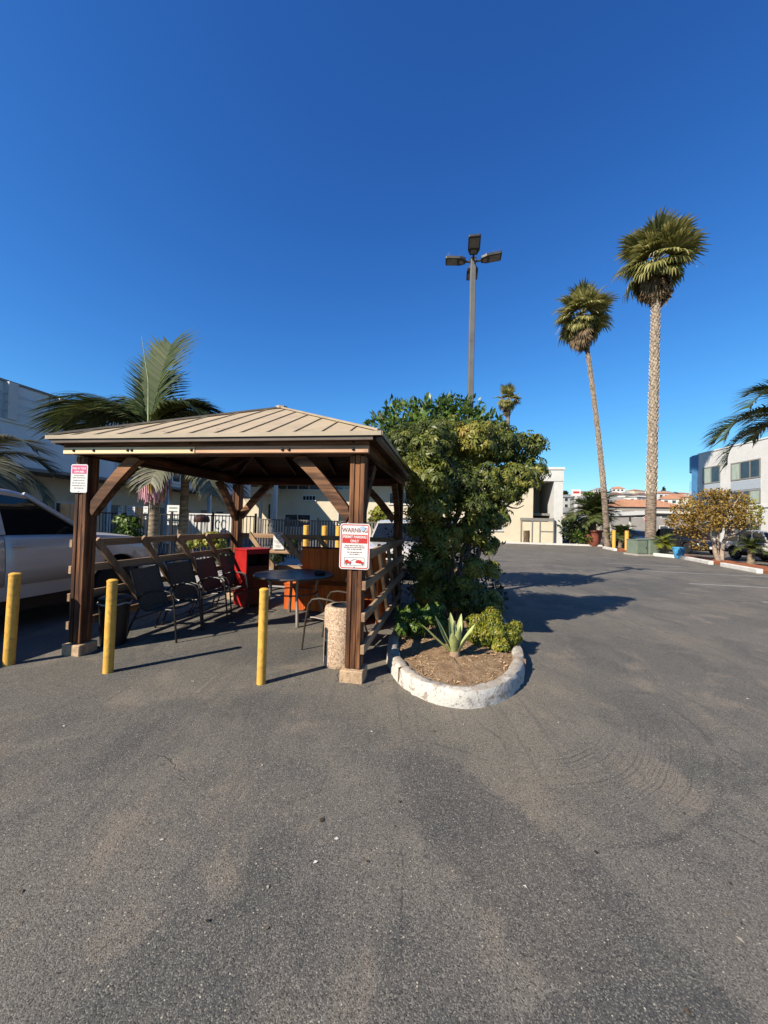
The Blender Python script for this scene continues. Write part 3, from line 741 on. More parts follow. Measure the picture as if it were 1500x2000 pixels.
# ------------------------------------------------------------------ bollards
def bollard(loc, h, r, label, group, tilt=(0, 0)):
    e = empty('bollard', loc, 0, label, 'bollard', group)
    e.rotation_euler = (rad(tilt[0]), rad(tilt[1]), 0)
    q = MB(); q.lathe([(r, -0.03), (r, 0.3), (r * 1.012, h * 0.55), (r, h - 0.012)], 18); q.build('sleeve', M['yellow'], e, smooth=True)
    q = MB(); q.lathe([(r * 1.0, h - 0.011), (r * 1.06, h - 0.01), (r * 1.05, h + 0.006), (r * 0.7, h + 0.016), (0, h + 0.02)], 18); q.build('cap', M['yellow'], e, smooth=True)
    return e
BG = 'yellow bollards before the gazebo'
bollard(G(17, 1298), 0.945, 0.050, 'yellow bollard beside the gazebo post with the pink sign, left of it', BG, (0, 1.2))
bollard(G(211, 1313), 0.925, 0.047, 'yellow bollard standing before the black bin and sling chairs', BG, (0, 0.3))
bollard(G(510, 1335), 0.905, 0.043, 'yellow bollard standing before the round glass table', BG)
BG2 = 'yellow posts behind the gazebo'
for px, nm in ((598, 'tall yellow post behind the gazebo, nearest the paper notice'), (634, 'tall yellow post behind the gazebo, middle one of three'), (661, 'tall yellow post behind the gazebo, nearest the white car')):
    p = P(px, 1040, 11.4); bollard((p.x, p.y, 0), 1.42, 0.085, nm, BG2)
BG3 = 'yellow posts beside the small cycad'
p = G(1199, 1074); bollard((p.x, p.y, 0), 1.40, 0.115, 'tall yellow post between the leaning palm and the small cycad', BG3)
p = G(1224, 1077); bollard((p.x, p.y, 0), 1.40, 0.125, 'tall yellow post between the small cycad and the green transformer box', BG3)

# ------------------------------------------------------------------ signs
def rrect(w, h, r, n=5):
    pts = []
    for cx, cy, a0 in ((w / 2 - r, h / 2 - r, 0), (-w / 2 + r, h / 2 - r, 90), (-w / 2 + r, -h / 2 + r, 180), (w / 2 - r, -h / 2 + r, 270)):
        for i in range(n + 1):
            a = rad(a0 + 90 * i / n); pts.append((cx + r * math.cos(a), cy + r * math.sin(a)))
    return pts
EX, EY, EZ_ = Vector((1, 0, 0)), Vector((0, 0, 1)), Vector((0, -1, 0))     # sign plane: local x right, z up, faces -y
TXT = Matrix.Rotation(rad(90), 4, 'X')
def frame_ring(w, h, r, t, y):
    o = rrect(w, h, r); i = rrect(w - 2 * t, h - 2 * t, r - t); n = len(o)
    q = MB(); q.add([(a, y, b) for a, b in o] + [(a, y, b) for a, b in i], [(k, (k + 1) % n, (k + 1) % n + n, k + n) for k in range(n)]); return q
def words(e, rows, m, y, wmax, h, seed):
    r = random.Random(seed)
    for z, wd in rows:
        q = MB(); x = -wd / 2
        while x < wd / 2 - 0.004:
            L = min(r.uniform(0.012, 0.034), wd / 2 - x)
            xx = x
            while xx < x + L - 0.0015:      # letter-sized strokes, too small in the photo to read
                q.box((xx + 0.0016, y, z + r.uniform(-.0005, .0005)), (0.0026, 0.0006, h * r.choice((1, 1, .75)))); xx += 0.0046
            x += L + 0.006
        q.build('lettering', m, e)
sg = empty('parking_sign', gz(HP - 0.005, -HP - 0.088, 1.345), GRZ + rad(2), 'white permit parking warning sign with red band on the right front post', 'sign')
w, h = 0.305, 0.457
q = MB(); q.prism(rrect(w, h, 0.03), (0, 0, 0), EX, EY, EZ_, 0.003); q.build('plate', M['sign_white'], sg)
frame_ring(w - 0.018, h - 0.018, 0.024, 0.009, -0.0042).build('border', M['sign_red'], sg)
q = MB(); q.prism([(-.128, .032), (.128, .032), (.128, .118), (-.128, .118)], (0, -0.0034, 0), EX, EY, EZ_, 0.0008); q.build('band', M['sign_red'], sg)
text('lettering', 'WARNING', 0.060, M['sign_brown'], sg, Matrix.Translation((0, -0.0045, 0.160)) @ TXT, bold=0.0012, sx=0.90)
text('lettering', 'PERMIT PARKING', 0.036, M['sign_white'], sg, Matrix.Translation((0, -0.0052, 0.094)) @ TXT, bold=0.0012, sx=0.86)
text('lettering', 'ONLY', 0.036, M['sign_white'], sg, Matrix.Translation((0, -0.0052, 0.053)) @ TXT, bold=0.0012, sx=0.9)
words(sg, ((0.008, .20), (-0.010, .215), (-0.028, .15), (-0.058, .15), (-0.078, .10)), M['sign_brown'], -0.0046, .2, 0.0085, 5)
q = MB()
o = rrect(0.205, 0.082, 0.006); i_ = rrect(0.199, 0.076, 0.004); n = len(o)
q.add([(a, -0.0044, b - 0.150) for a, b in o] + [(a, -0.0044, b - 0.150) for a, b in i_], [(k, (k + 1) % n, (k + 1) % n + n, k + n) for k in range(n)]); q.build('tow_frame', M['sign_ink'], sg)
# tow truck pictogram: truck, boom, lifted car
tp = [(-.095, -.022), (-.03, -.022), (-.03, -.004), (-.055, .0), (-.062, .016), (-.085, .016), (-.095, .004)]
q = MB(); q.prism([(a, b - 0.15) for a, b in tp], (0, -0.0046, 0), EX, EY, EZ_, 0.0006)
cp = [(.012, -.012), (.095, -.022), (.098, -.004), (.082, .0), (.066, .014), (.036, .018), (.016, .004)]
q.prism([(a, b - 0.15) for a, b in cp], (0, -0.0046, 0), EX, EY, EZ_, 0.0006); q.build('tow_pictogram', M['sign_red'], sg)
q = MB(); q.bar((-.045, -.0050, -.152), (-.002, -.0050, -.128), 0.0006, 0.004, (0, 0, 1)); q.bar((-.002, -.0050, -.128), (.028, -.0050, -.134), 0.0006, 0.004, (0, 0, 1))
for x in (-.08, -.042, .082): q.prism([(x + .009 * math.cos(k), -.174 + .009 * math.sin(k)) for k in np.linspace(0, 6.28, 11)[:-1]], (0, -0.0053, 0), EX, EY, EZ_, 0.0006)
q.build('tow_boom', M['sign_ink'], sg)
q = MB(); q.prism([(0.078 + (.030 if k % 2 else .024) * math.cos(k * math.pi / 8), .182 + (.030 if k % 2 else .024) * math.sin(k * math.pi / 8)) for k in range(16)], (0, -0.0062, 0), EX, EY, EZ_, 0.0006); q.build('sticker', M['sticker'], sg)
q = MB(Matrix.Rotation(rad(90), 4, 'X')); q.lathe([(0.007, 0.003), (0.007, 0.006), (0, 0.008)], 8, (0, -0.208, 0)); q.build('screw', M['rim'], sg)

sg = empty('pink_sign', gz(-HP - 0.015, -HP - 0.088, 2.005), GRZ + rad(6), 'small white sign with pink header on the left front post', 'sign')
w, h = 0.200, 0.325
q = MB(); q.prism(rrect(w, h, 0.02), (0, 0, 0), EX, EY, EZ_, 0.003); q.build('plate', M['sign_white'], sg)
q = MB(); q.prism([(-.088, .055), (.088, .055), (.088, .150), (-.088, .150)], (0, -0.0034, 0), EX, EY, EZ_, 0.0008); q.build('header_band', M['sign_pink'], sg)
text('lettering', 'PARK AT YOUR', 0.031, M['sign_white'], sg, Matrix.Translation((0, -0.0052, 0.114)) @ TXT, bold=0.0014, sx=0.74)
text('lettering', 'OWN RISK', 0.029, M['sign_white'], sg, Matrix.Translation((0, -0.0052, 0.076)) @ TXT, bold=0.0014, sx=0.84)
words(sg, ((0.034, .12), (0.008, .15), (-0.022, .13), (-0.052, .165), (-0.082, .155), (-0.110, .115)), M['sign_ink'], -0.0042, .17, 0.009, 9)
q = MB(Matrix.Rotation(rad(90), 4, 'X')); q.lathe([(0.006, 0.003), (0.006, 0.006), (0, 0.008)], 8, (0, -0.146, 0)); q.build('screw', M['rim'], sg)

sg = empty('paper_notice', gz(-0.78, HP + 0.110, 1.165), GRZ + rad(1.5), 'white paper notice with a ring emblem pinned to the back railing', 'notice')
q = MB(); q.prism([(-.115, -.17), (.115, -.165), (.115, .10), (.07, .165), (-.105, .17)], (0, 0, 0), EX, EY, EZ_, 0.002); q.build('sheet', M['sign_white'], sg)
q = MB(); o = [(.062 * math.cos(k), .062 * math.sin(k)) for k in np.linspace(0, 6.283, 25)[:-1]]; i_ = [(.047 * math.cos(k), .047 * math.sin(k)) for k in np.linspace(0, 6.283, 25)[:-1]]
q.add([(a, -.003, b + .09) for a, b in o] + [(a, -.003, b + .09) for a, b in i_], [(k, (k + 1) % 24, (k + 1) % 24 + 24, k + 24) for k in range(24)])
q.tube([(-.04, -.003, .085), (-.015, -.003, .098), (.005, -.003, .082), (.022, -.003, .098), (.04, -.003, .094)], 0.005, 5); q.build('emblem', M['teal_ink'], sg)
words(sg, ((-0.005, .17), (-0.035, .13), (-0.06, .06), (-0.098, .12), (-0.122, .09)), M['sign_ink'], -0.003, .2, 0.014, 3)

# ------------------------------------------------------------------ sling chairs
def sling_chair(label, loc, rz, fr, sl, group=None):
    """local +x is the way the chair faces"""
    e = empty('patio_chair', loc, rz, label, 'chair', group)
    W_ = 0.27
    for s in (-1, 1):
        y = s * W_
        q = MB(); q.tube([(0.34, y * 1.04, 0.0), (0.30, y * 1.03, 0.36), (0.27, y * 1.02, 0.56), (0.22, y, 0.625), (0.12, y, 0.645), (-0.02, y, 0.635), (-0.14, y, 0.60), (-0.20, y, 0.545), (-0.222, y * .98, 0.50)], 0.0125, 8)
        q.build('front_leg_and_arm', fr, e, smooth=True)
        q = MB(); q.tube([(-0.36, y * 1.04, 0.0), (-0.29, y, 0.2), (-0.20, y * .97, 0.40)], 0.0125, 8); q.build('rear_leg', fr, e, smooth=True)
        q = MB(); q.tube([(0.245, y * .95, 0.40), (0.20, y * .95, 0.405), (-0.10, y * .95, 0.375), (-0.17, y * .95, 0.40), (-0.235, y * .95, 0.56), (-0.335, y * .95, 0.86), (-0.36, y * .94, 0.92)], 0.0125, 8); q.build('side_rail', fr, e, smooth=True)
    for ps, rr_ in (([(0.305, -W_ * 1.03, 0.33), (0.305, W_ * 1.03, 0.33)], .010), ([(-0.27, -W_, 0.26), (-0.27, W_, 0.26)], .010), ([(-0.36, -W_ * .94, 0.92), (-0.367, 0, 0.935), (-0.36, W_ * .94, 0.92)], .0125)):
        q = MB(); q.tube(ps, rr_, 7); q.build('crossbar', fr, e, smooth=True)
    def sheet(path, name):
        q = MB(); n = len(path); k = 7; vs = []
        for d in (0, 0.006):
            for x, z in path:
                for j in range(k):
                    tt = j / (k - 1); yy = (tt * 2 - 1) * W_ * 0.945; sag = 0.014 * (1 - (tt * 2 - 1) ** 2)
                    vs.append((x - sag * 0.5 - d * .5, yy, z - sag - d))
        N = n * k; fs = []
        for i in range(n - 1):
            for j in range(k - 1):
                a = i * k + j; fs += [(a, a + 1, a + k + 1, a + k), (N + a, N + a + k, N + a + k + 1, N + a + 1)]
        for i in range(n - 1):
            a = i * k; b = i * k + k - 1; fs += [(a, a + k, N + a + k, N + a), (b, N + b, N + b + k, b + k)]
        for j in range(k - 1):
            a = j; b = (n - 1) * k + j; fs += [(a, N + a, N + a + 1, a + 1), (b, b + 1, N + b + 1, N + b)]
        q.add(vs, fs); q.build(name, sl, e, smooth=True, angle=60)
    sheet([(0.245, 0.40), (0.20, 0.408), (0.10, 0.400), (0.0, 0.390), (-0.10, 0.378), (-0.15, 0.385)], 'seat')
    sheet([(-0.16, 0.395), (-0.195, 0.46), (-0.235, 0.56), (-0.285, 0.71), (-0.335, 0.86), (-0.355, 0.905)], 'backrest')
    return e
CG = 'dark sling chairs along the left railing'
lb = ['dark sling patio chair nearest the black bin', 'dark sling patio chair, second from the black bin', 'dark sling patio chair, third from the black bin', 'dark sling patio chair just before the red cabinet']
for k, (x, y, r) in enumerate(((-1.18, -0.80, 4), (-1.20, -0.14, -3), (-1.20, 0.52, 2), (-1.14, 1.10, -8))):
    c = sling_chair(lb[k], gz(x, y), GRZ + rad(r), M['frame_dark'], M['sling'], CG)
sling_chair('bronze tube armchair with tan seat beside the aggregate litter bin', (-0.56, 4.93, 0), GRZ + rad(172), M['frame_bronze'], M['tan_sling'])

# ------------------------------------------------------------------ round glass table with ashtray
tp_ = P(575, 1120, 6.2); tx, ty = tp_.x, tp_.y
e = empty('round_table', (tx, ty, 0), 0.35, 'round glass topped patio table with grey splayed legs', 'table')
q = MB(); q.lathe([(0.0, 0.713), (0.60, 0.713), (0.605, 0.717), (0.60, 0.721), (0.0, 0.721)], 48); q.build('glass_top', M['glasstop'], e, smooth=True)
q = MB(); q.lathe([(0.602, 0.700), (0.628, 0.700), (0.634, 0.712), (0.628, 0.728), (0.606, 0.729), (0.6025, 0.722)], 48); q.build('rim', M['frame_bronze'], e, smooth=True)
q = MB(); 
for k in range(4):
    a = k * math.pi / 2
    q.bar((0.02 * math.cos(a), 0.02 * math.sin(a), 0.69), (0.61 * math.cos(a), 0.61 * math.sin(a), 0.695), 0.03, 0.02)
q.build('under_brace', M['frame_bronze'], e)
for k in range(4):
    a = k * math.pi / 2; c, s = math.cos(a), math.sin(a)
    q = MB(); q.tube([(0.50 * c, 0.50 * s, 0.0), (0.46 * c, 0.46 * s, 0.18), (0.36 * c, 0.36 * s, 0.42), (0.36 * c, 0.36 * s, 0.55), (0.42 * c, 0.42 * s, 0.685)], [0.026, 0.026, 0.024, 0.024, 0.024], 10); q.build('leg', M['frame_grey'], e, smooth=True)
q = MB(); q.tube([(0.37 * math.cos(k), 0.37 * math.sin(k), 0.44) for k in np.linspace(0, 6.2832, 33)], 0.012, 6, cap=False); q.build('ring_brace', M['frame_bronze'], e, smooth=True)
ap = P(627, 1116, 6.3)
e = empty('ashtray', (ap.x, ap.y - 0.1, 0.722), 0, 'small round black ashtray on the glass table', 'ashtray')
q = MB(); q.lathe([(0.0, 0.0), (0.075, 0.0), (0.085, 0.02), (0.088, 0.05), (0.078, 0.052), (0.072, 0.02), (0.0, 0.015)], 20); q.build('bowl', M['black_plastic'], e, smooth=True)
q = MB(); q.lathe([(0.0, 0.052), (0.02, 0.05), (0.022, 0.062), (0.0, 0.066)], 10); q.build('knob', M['black_plastic'], e, smooth=True)

# ------------------------------------------------------------------ orange plank bench at the back
e = empty('plank_bench', gz(0.42, 1.28), GRZ, 'orange stained plank bench with high back at the gazebo rear', 'bench')
r = random.Random(5)
nb = 13; w = 1.62 / nb
for i in range(nb):
    x = -0.62 + w * (i + .5); q = MB(); q.box((x, 0.28 + r.uniform(-.003, .003), 0.53), (w - 0.006, 0.026, 1.06)); q.build('back_plank', M['orange_wood'], e, bevel=0.003)
q = MB(); q.box((0.19, 0.275, 1.075), (1.66, 0.06, 0.028)); q.build('top_rail', M['maroon'], e, bevel=0.003)
nb = 14; w = 1.74 / nb
for i in range(nb):
    x = -0.74 + w * (i + .5); q = MB(); q.box((x, -0.23 + r.uniform(-.003, .003), 0.215), (w - 0.006, 0.024, 0.43)); q.build('front_plank', M['orange_wood'], e, bevel=0.003)
for i in range(4):
    q = MB(); q.box((0.13, -0.185 + i * 0.118, 0.446), (1.76, 0.112, 0.026)); q.build('seat_plank', M['orange_wood'], e, bevel=0.003)
for x in (-0.725,):
    for i in range(4):
        q = MB(); q.box((x, -0.16 + i * 0.112, 0.215), (0.022, 0.106, 0.425)); q.build('side_plank', M['orange_wood'], e, bevel=0.003)
for i in range(8):                               # return along the right railing
    q = MB(); q.box((1.115, -0.30 - i * 0.118, 0.43), (0.026, 0.112, 0.86)); q.build('side_plank', M['orange_wood'], e, bevel=0.003)
for i in range(3):
    q = MB(); q.box((0.80 + i * 0.12, -0.70, 0.446), (0.112, 0.86, 0.026)); q.build('seat_plank', M['orange_wood'], e, bevel=0.003)
for i in range(7):
    q = MB(); q.box((0.745, -0.33 - i * 0.118, 0.215), (0.024, 0.112, 0.43)); q.build('front_plank', M['orange_wood'], e, bevel=0.003)

# ------------------------------------------------------------------ red cabinet
e = empty('red_cabinet', gz(-1.02, 1.16), GRZ + rad(58), 'red painted cabinet with open upper compartment in the back left corner', 'cabinet')
w, d, h = 0.46, 0.42, 1.04
q = MB(); q.box2((-w / 2, -d / 2, 0.02), (-w / 2 + 0.022, d / 2, h - .022)); q.build('side_panel', M['red_paint'], e, bevel=.003)
q = MB(); q.box2((w / 2 - 0.022, -d / 2, 0.02), (w / 2, d / 2, h - .022)); q.build('side_panel', M['maroon'], e, bevel=.003)  # red panel too, its shade put into the darker colour
q = MB(); q.box2((-w / 2 - .012, -d / 2 - .015, h - 0.0215), (w / 2 + .012, d / 2 + .012, h + .008)); q.build('top', M['red_paint'], e, bevel=.004)
q = MB(); q.box2((-w / 2 + .023, d / 2 - .018, 0.03), (w / 2 - .023, d / 2, h - .023)); q.build('back_panel', M['maroon'], e)  # shade inside the compartment painted as dark red
q = MB(); q.box2((-w / 2 + .023, -d / 2 + .004, 0.05), (w / 2 - .023, -d / 2 + .024, 0.72)); dr = q.build('door', M['maroon'], e, bevel=.003)  # front turned from the sun, shade painted into the door colour
q = MB(Matrix.Translation((w / 2 - .08, -d / 2 + .003, .50)) @ Matrix.Rotation(rad(90), 4, 'X')); q.lathe([(0.012, 0), (0.014, 0.015), (0.018, 0.022), (0, 0.03)], 10); q.build('knob', M['rim'], dr, smooth=True)
q = MB(); q.box2((-w / 2 + .023, -d / 2 + .004, 0.722), (w / 2 - .023, d / 2 - .02, 0.742)); q.build('shelf', M['maroon'], e)  # red shelf darkened in colour for the shade inside
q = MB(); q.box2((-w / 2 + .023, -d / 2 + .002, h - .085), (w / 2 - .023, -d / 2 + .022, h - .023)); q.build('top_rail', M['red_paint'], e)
q = MB(); q.box2((-w / 2 + .0225, -d / 2 + .024, 0.743), (-w / 2 + .03, d / 2 - .019, h - .024)); q.build('inner_shade_sheet', M['dark'], e)  # black sheet added as painted shade inside the compartment

# ------------------------------------------------------------------ bins
e = empty('black_bin', G(221, 1257), 0.3, 'black lidded rubbish bin behind the middle yellow bollard', 'bin')
q = MB(); q.lathe([(0.135, 0.0), (0.14, 0.02), (0.168, 0.52), (0.172, 0.55), (0.16, 0.55), (0.155, 0.50), (0.0, 0.49)], 24); q.build('body', M['black_plastic'], e, smooth=True)
q = MB(); q.lathe([(0.176, 0.545), (0.182, 0.552), (0.18, 0.575), (0.12, 0.60), (0.0, 0.61)], 24); q.build('lid', M['black_plastic'], e, smooth=True)
q = MB(); q.tube([(0.176 * math.cos(k), 0.176 * math.sin(k), 0.515 + .008 * math.sin(7 * k)) for k in np.linspace(0, 6.2832, 41)], 0.012, 6, cap=False); q.build('liner_edge', M['bag'], e, smooth=True)
e = empty('litter_bin', (-0.435, 4.34, 0), 0.0, 'round beige exposed aggregate litter bin behind the right front post', 'bin')
q = MB(); q.lathe([(0.185, 0.0), (0.198, 0.02), (0.20, 0.05), (0.20, 0.615), (0.19, 0.645), (0.165, 0.655), (0.13, 0.65), (0.12, 0.60), (0.0, 0.58)], 32); q.build('body', M['aggregate'], e, smooth=True)
q = MB(Matrix.Rotation(rad(-30), 4, 'Z')); q.prism(rrect(0.035, 0.15, 0.015), (-0.09, -0.1815, 0.20), Vector((.9, -.42, 0)), Z, Vector((-.42, -.9, 0)), 0.004); q.build('slot', M['dark'], e)
q = MB(); q.lathe([(0.122, 0.640), (0.128, 0.66), (0.118, 0.662), (0.112, 0.61)], 28); q.build('liner_ring', M['black_plastic'], e, smooth=True)

# ------------------------------------------------------------------ car park lamp
lp = empty('parking_lamp', (1.86, 8.5, 0), rad(0), 'tall square grey lamp post with four floodlights above the trees', 'lamp')
q = MB(); q.box((0, 0, 0.35), (0.36, 0.36, 0.70)); q.build('plinth', M['concrete'], lp, bevel=.02)
H = 7.55
q = MB(); a = .064; vs = [(-a, -a, .7), (a, -a, .7), (a, a, .7), (-a, a, .7), (-.056, -.056, H), (.056, -.056, H), (.056, .056, H), (-.056, .056, H)]
q.add(vs, [(0, 1, 5, 4), (1, 2, 6, 5), (2, 3, 7, 6), (3, 0, 4, 7), (4, 5, 6, 7)]); q.build('pole', M['lamp_pole'], lp, bevel=.008)
q = MB(); q.box((0, 0, H + .012), (.125, .125, .03)); q.build('pole_cap', M['lamp_head'], lp)
r = random.Random(8)
for k in range(4):
    an = rad(-100 + 90 * k)
    Mx = Matrix.Translation((0, 0, H - .05)) @ Matrix.Rotation(an, 4, 'Z') @ Matrix.Rotation(rad((-14, -6, 2, -6)[k]), 4, 'Y') @ Matrix.Scale(.86, 4)
    q = MB(Mx); q.tube([(0.05, 0, 0), (0.24, 0, 0.0)], 0.028, 8); ar = q.build('arm', M['lamp_head'], lp, smooth=True)
    q = MB(Mx); q.prism([(0.20, -.09), (0.34, -.15), (0.70, -.15), (0.72, -.13), (0.72, .13), (0.70, .15), (0.34, .15), (0.20, .09)], (0, 0, -.015), Vector((1, 0, 0)), Vector((0, 1, 0)), Z, 0.075); hd = q.build('floodlight', M['lamp_head'], lp, bevel=.008)
    q = MB(Mx); q.box((.545, 0, -.019), (.26, .24, .008)); q.build('lens', M['lamp_lens'], hd)
    q = MB(Mx); q.box((.30, 0, -.018), (.10, .14, .006)); q.build('cover', M['lamp_lens'] if k == 0 else M['frame_grey'], hd)
    q = MB(Mx)
    for j in range(16):
        x, y = r.uniform(.34, .70), r.uniform(-.13, .13); q.tube([(x, y, .06), (x + r.uniform(-.05, .05), y + r.uniform(-.05, .05), .17)], 0.003, 4)
    q.build('bird_spikes', M['rim'], hd)
# ------------------------------------------------------------------ foliage
def in_gazebo(p):
    d = p - np.array(GZ)
    x = d @ np.array(U); y = d @ np.array(V)
    return (np.abs(x) < 1.93) & (np.abs(y) < 1.95) & (p[:, 2] < 2.5 + 0.85 * (1 - np.maximum(np.abs(x), np.abs(y)) / 1.93))
def lobes_points(lobes, dens, rng, shell=0.55):
    """points near the surfaces of a union of uneven lobes; returns points, outward normals, lobe index"""
    P_, N_, I_ = [], [], []
    for k, (c, r) in enumerate(lobes):
        rr_ = np.array(r if hasattr(r, '__len__') else (r, r, r * 0.85))
        n = int(dens * (rr_.mean() ** 2))
        d = norm_rows(rng.normal(size=(n, 3)))
        wob = 1 + 0.16 * np.sin(d[:, 0] * 5 + k * 1.7) * np.sin(d[:, 1] * 6 + k) + 0.12 * np.sin(d[:, 2] * 8 + k * 2.3)
        rad_ = (shell + (1 - shell) * rng.random(n) ** 0.6) * wob
        P_.append(np.array(c) + d * rr_ * rad_[:, None]); N_.append(d); I_.append(np.full(n, k))
    return np.concatenate(P_), np.concatenate(N_), np.concatenate(I_)
def rosettes(P_, N_, rng, k=7, L=0.10, Wd=0.032, droop=0.35, tint=None, jitter=0.35):
    """palmate clusters: k leaflets round each point, tilted by droop"""
    n = len(P_); N_ = norm_rows(N_ + rng.normal(size=(n, 3)) * jitter + np.array([0, 0, 0.45]))
    a = norm_rows(np.cross(N_, norm_rows(rng.normal(size=(n, 3))))); b = np.cross(N_, a)
    ph = rng.random(n) * 6.28; sz = L * rng.uniform(0.65, 1.25, n)
    V_, T_ = [], []
    for j in range(k):
        an = ph + 2 * math.pi * j / k + rng.normal(size=n) * 0.12
        d = a * np.cos(an)[:, None] + b * np.sin(an)[:, None]
        s = -a * np.sin(an)[:, None] + b * np.cos(an)[:, None]
        l = (sz * rng.uniform(0.8, 1.15, n))[:, None]; w = (sz * Wd / L * rng.uniform(0.8, 1.2, n))[:, None]
        p0 = P_ + d * l * 0.12; pm = P_ + d * l * 0.6 - N_ * l * droop * 0.25; p1 = P_ + d * l - N_ * l * droop - np.array([0, 0, 1]) * l * droop * 0.4
        V_.append(np.stack([p0, pm + s * w + N_ * w * .25, p1, pm - s * w + N_ * w * .25], 1)); T_.append(tint + rng.normal(size=n) * 0.05)
    Vv = np.concatenate(V_).reshape(-1, 3); Q = np.arange(len(Vv)).reshape(-1, 4)
    return Vv, Q, np.clip(np.concatenate(T_), 0, 1)
def leaves(P_, N_, rng, L=0.09, Wd=0.03, tint=None, up=0.3, jitter=0.7):
    n = len(P_); d = norm_rows(N_ * 0.6 + rng.normal(size=(n, 3)) * jitter + np.array([0, 0, up]))
    s = norm_rows(np.cross(d, rng.normal(size=(n, 3)))); nn = np.cross(d, s)
    l = (L * rng.uniform(0.6, 1.3, n))[:, None]; w = (Wd * rng.uniform(0.7, 1.3, n))[:, None]
    Vv = np.stack([P_, P_ + d * l * .5 + s * w + nn * w * .3, P_ + d * l, P_ + d * l * .5 - s * w + nn * w * .3], 1).reshape(-1, 3)
    return Vv, np.arange(len(Vv)).reshape(-1, 4), np.clip(tint, 0, 1)
def limb(p0, p1, r0, r1, rng, n=7, wig=0.06):
    p0, p1 = np.array(p0, float), np.array(p1, float); L = np.linalg.norm(p1 - p0)
    pts = []; off = rng.normal(size=3) * wig * L; off2 = rng.normal(size=3) * wig * L * .5
    for i in range(n):
        t = i / (n - 1); pts.append(p0 + (p1 - p0) * t + off * math.sin(t * math.pi) + off2 * math.sin(t * 2 * math.pi))
    return [tuple(p) for p in pts], [r0 + (r1 - r0) * i / (n - 1) for i in range(n)]
def pxl(lst): return [(tuple(P(x, y, Y)), r) for x, y, Y, r in lst]

def tree(name, label, cat, base, stems, lobes, dens, kind, m, trunkm, seed, L, Wd, rt=0.05, tfun=None, avoid=True, k=7, group=None, branches=16, cull=None, r1=0.012):
    rng = np.random.default_rng(seed); base = np.array(base, float)
    e = empty(name, base, 0, label, cat, group)
    lob = [(np.array(c) - base, r) for c, r in lobes]
    # trunk and limbs
    tr = MB(); tips = []
    for s in stems:
        s = np.array(s) - base
        b0 = np.array([rng.normal() * rt * 1.2, rng.normal() * rt * 1.2, 0]) if len(stems) > 1 else np.zeros(3)
        pts, rs = limb(b0, s, rt, rt * 0.6, rng, 8, 0.05); tr.tube(pts, rs, 8); tips.append(s)
    tr.build('trunk', trunkm, e, smooth=True, angle=80)
    lm = MB()
    for i in range(branches):
        c, r = lob[i % len(lob)]; r = np.mean(r)
        tgt = c + rng.normal(size=3) * r * 0.45
        src = min(tips, key=lambda q: np.linalg.norm(q - tgt))
        pts, rs = limb(src * rng.uniform(0.82, 1.0), tgt, rt * 0.55, r1, rng, 6, 0.08); lm.tube(pts, rs, 6)
    lm.build('limbs', trunkm, e, smooth=True, angle=80)
    P_, N_, I_ = lobes_points(lob, dens, rng)
    keep = np.ones(len(P_), bool)
    if avoid: keep &= ~in_gazebo(P_ + base)
    if cull: keep &= ~cull(P_ + base)
    keep &= (P_[:, 2] + base[2]) > 0.10
    P_, N_, I_ = P_[keep], N_[keep], I_[keep]
    tint = tfun(P_ + base, N_, I_, rng) if tfun else rng.uniform(0, 1, len(P_))
    if kind == 'rosette': Vv, Q, T = rosettes(P_, N_, rng, k, L, Wd, 0.4, tint)
    else: Vv, Q, T = leaves(P_, N_, rng, L, Wd, tint)
    soup('crown', Vv, Q, T, m, e)
    return e

# umbrella-leaved shrub tree in the island
LB = [(800, 872, 6.0, .46), (860, 858, 5.9, .42), (925, 862, 5.8, .40), (975, 868, 6.0, .38), (1022, 872, 6.1, .30), (1050, 862, 6.1, .16), (1040, 922, 6.0, .27), (1000, 938, 5.8, .34), (945, 945, 5.5, .36),
      (880, 945, 5.45, .42), (822, 940, 5.7, .42), (800, 1010, 6.0, .40), (930, 1030, 5.5, .26), (965, 1005, 5.6, .26), (868, 1045, 5.5, .34), (955, 1060, 5.6, .19), (928, 1106, 5.2, .17), (958, 1110, 5.5, .15),
      (835, 1095, 5.7, .36), (905, 1160, 5.9, .36), (945, 1180, 5.9, .28), (905, 1135, 5.15, .12), (1000, 960, 5.6, .18), (850, 1150, 6.1, .40), (842, 882, 5.1, .28), (845, 930, 5.0, .28), (838, 985, 5.15, .27), (846, 850, 5.4, .28), (925, 985, 5.2, .2)]
def t_olive(p, n, i, rng):
    patch = np.sin(p[:, 0] * 3.1 + 1) * np.sin(p[:, 2] * 3.7) * 0.18 + rng.normal(size=len(p)) * 0.15
    return np.clip(0.44 + patch + 0.16 * (i % 3 - 1) * 0.6, 0, .95)
tree('umbrella_tree', 'olive leaved multi-stemmed umbrella tree in the island right of the gazebo', 'tree', (1.05, 5.75, 0.12),
     [tuple(P(x, y, Y)) for x, y, Y in ((880, 1000, 5.7), (912, 985, 5.6), (935, 1000, 5.7), (850, 1010, 5.9), (965, 985, 5.8), (900, 940, 5.9))], pxl(LB), 1900, 'rosette', M['leaf_olive'], M['trunk'], 21, 0.082, 0.0145, 0.034, t_olive, k=8, branches=44, r1=0.006)
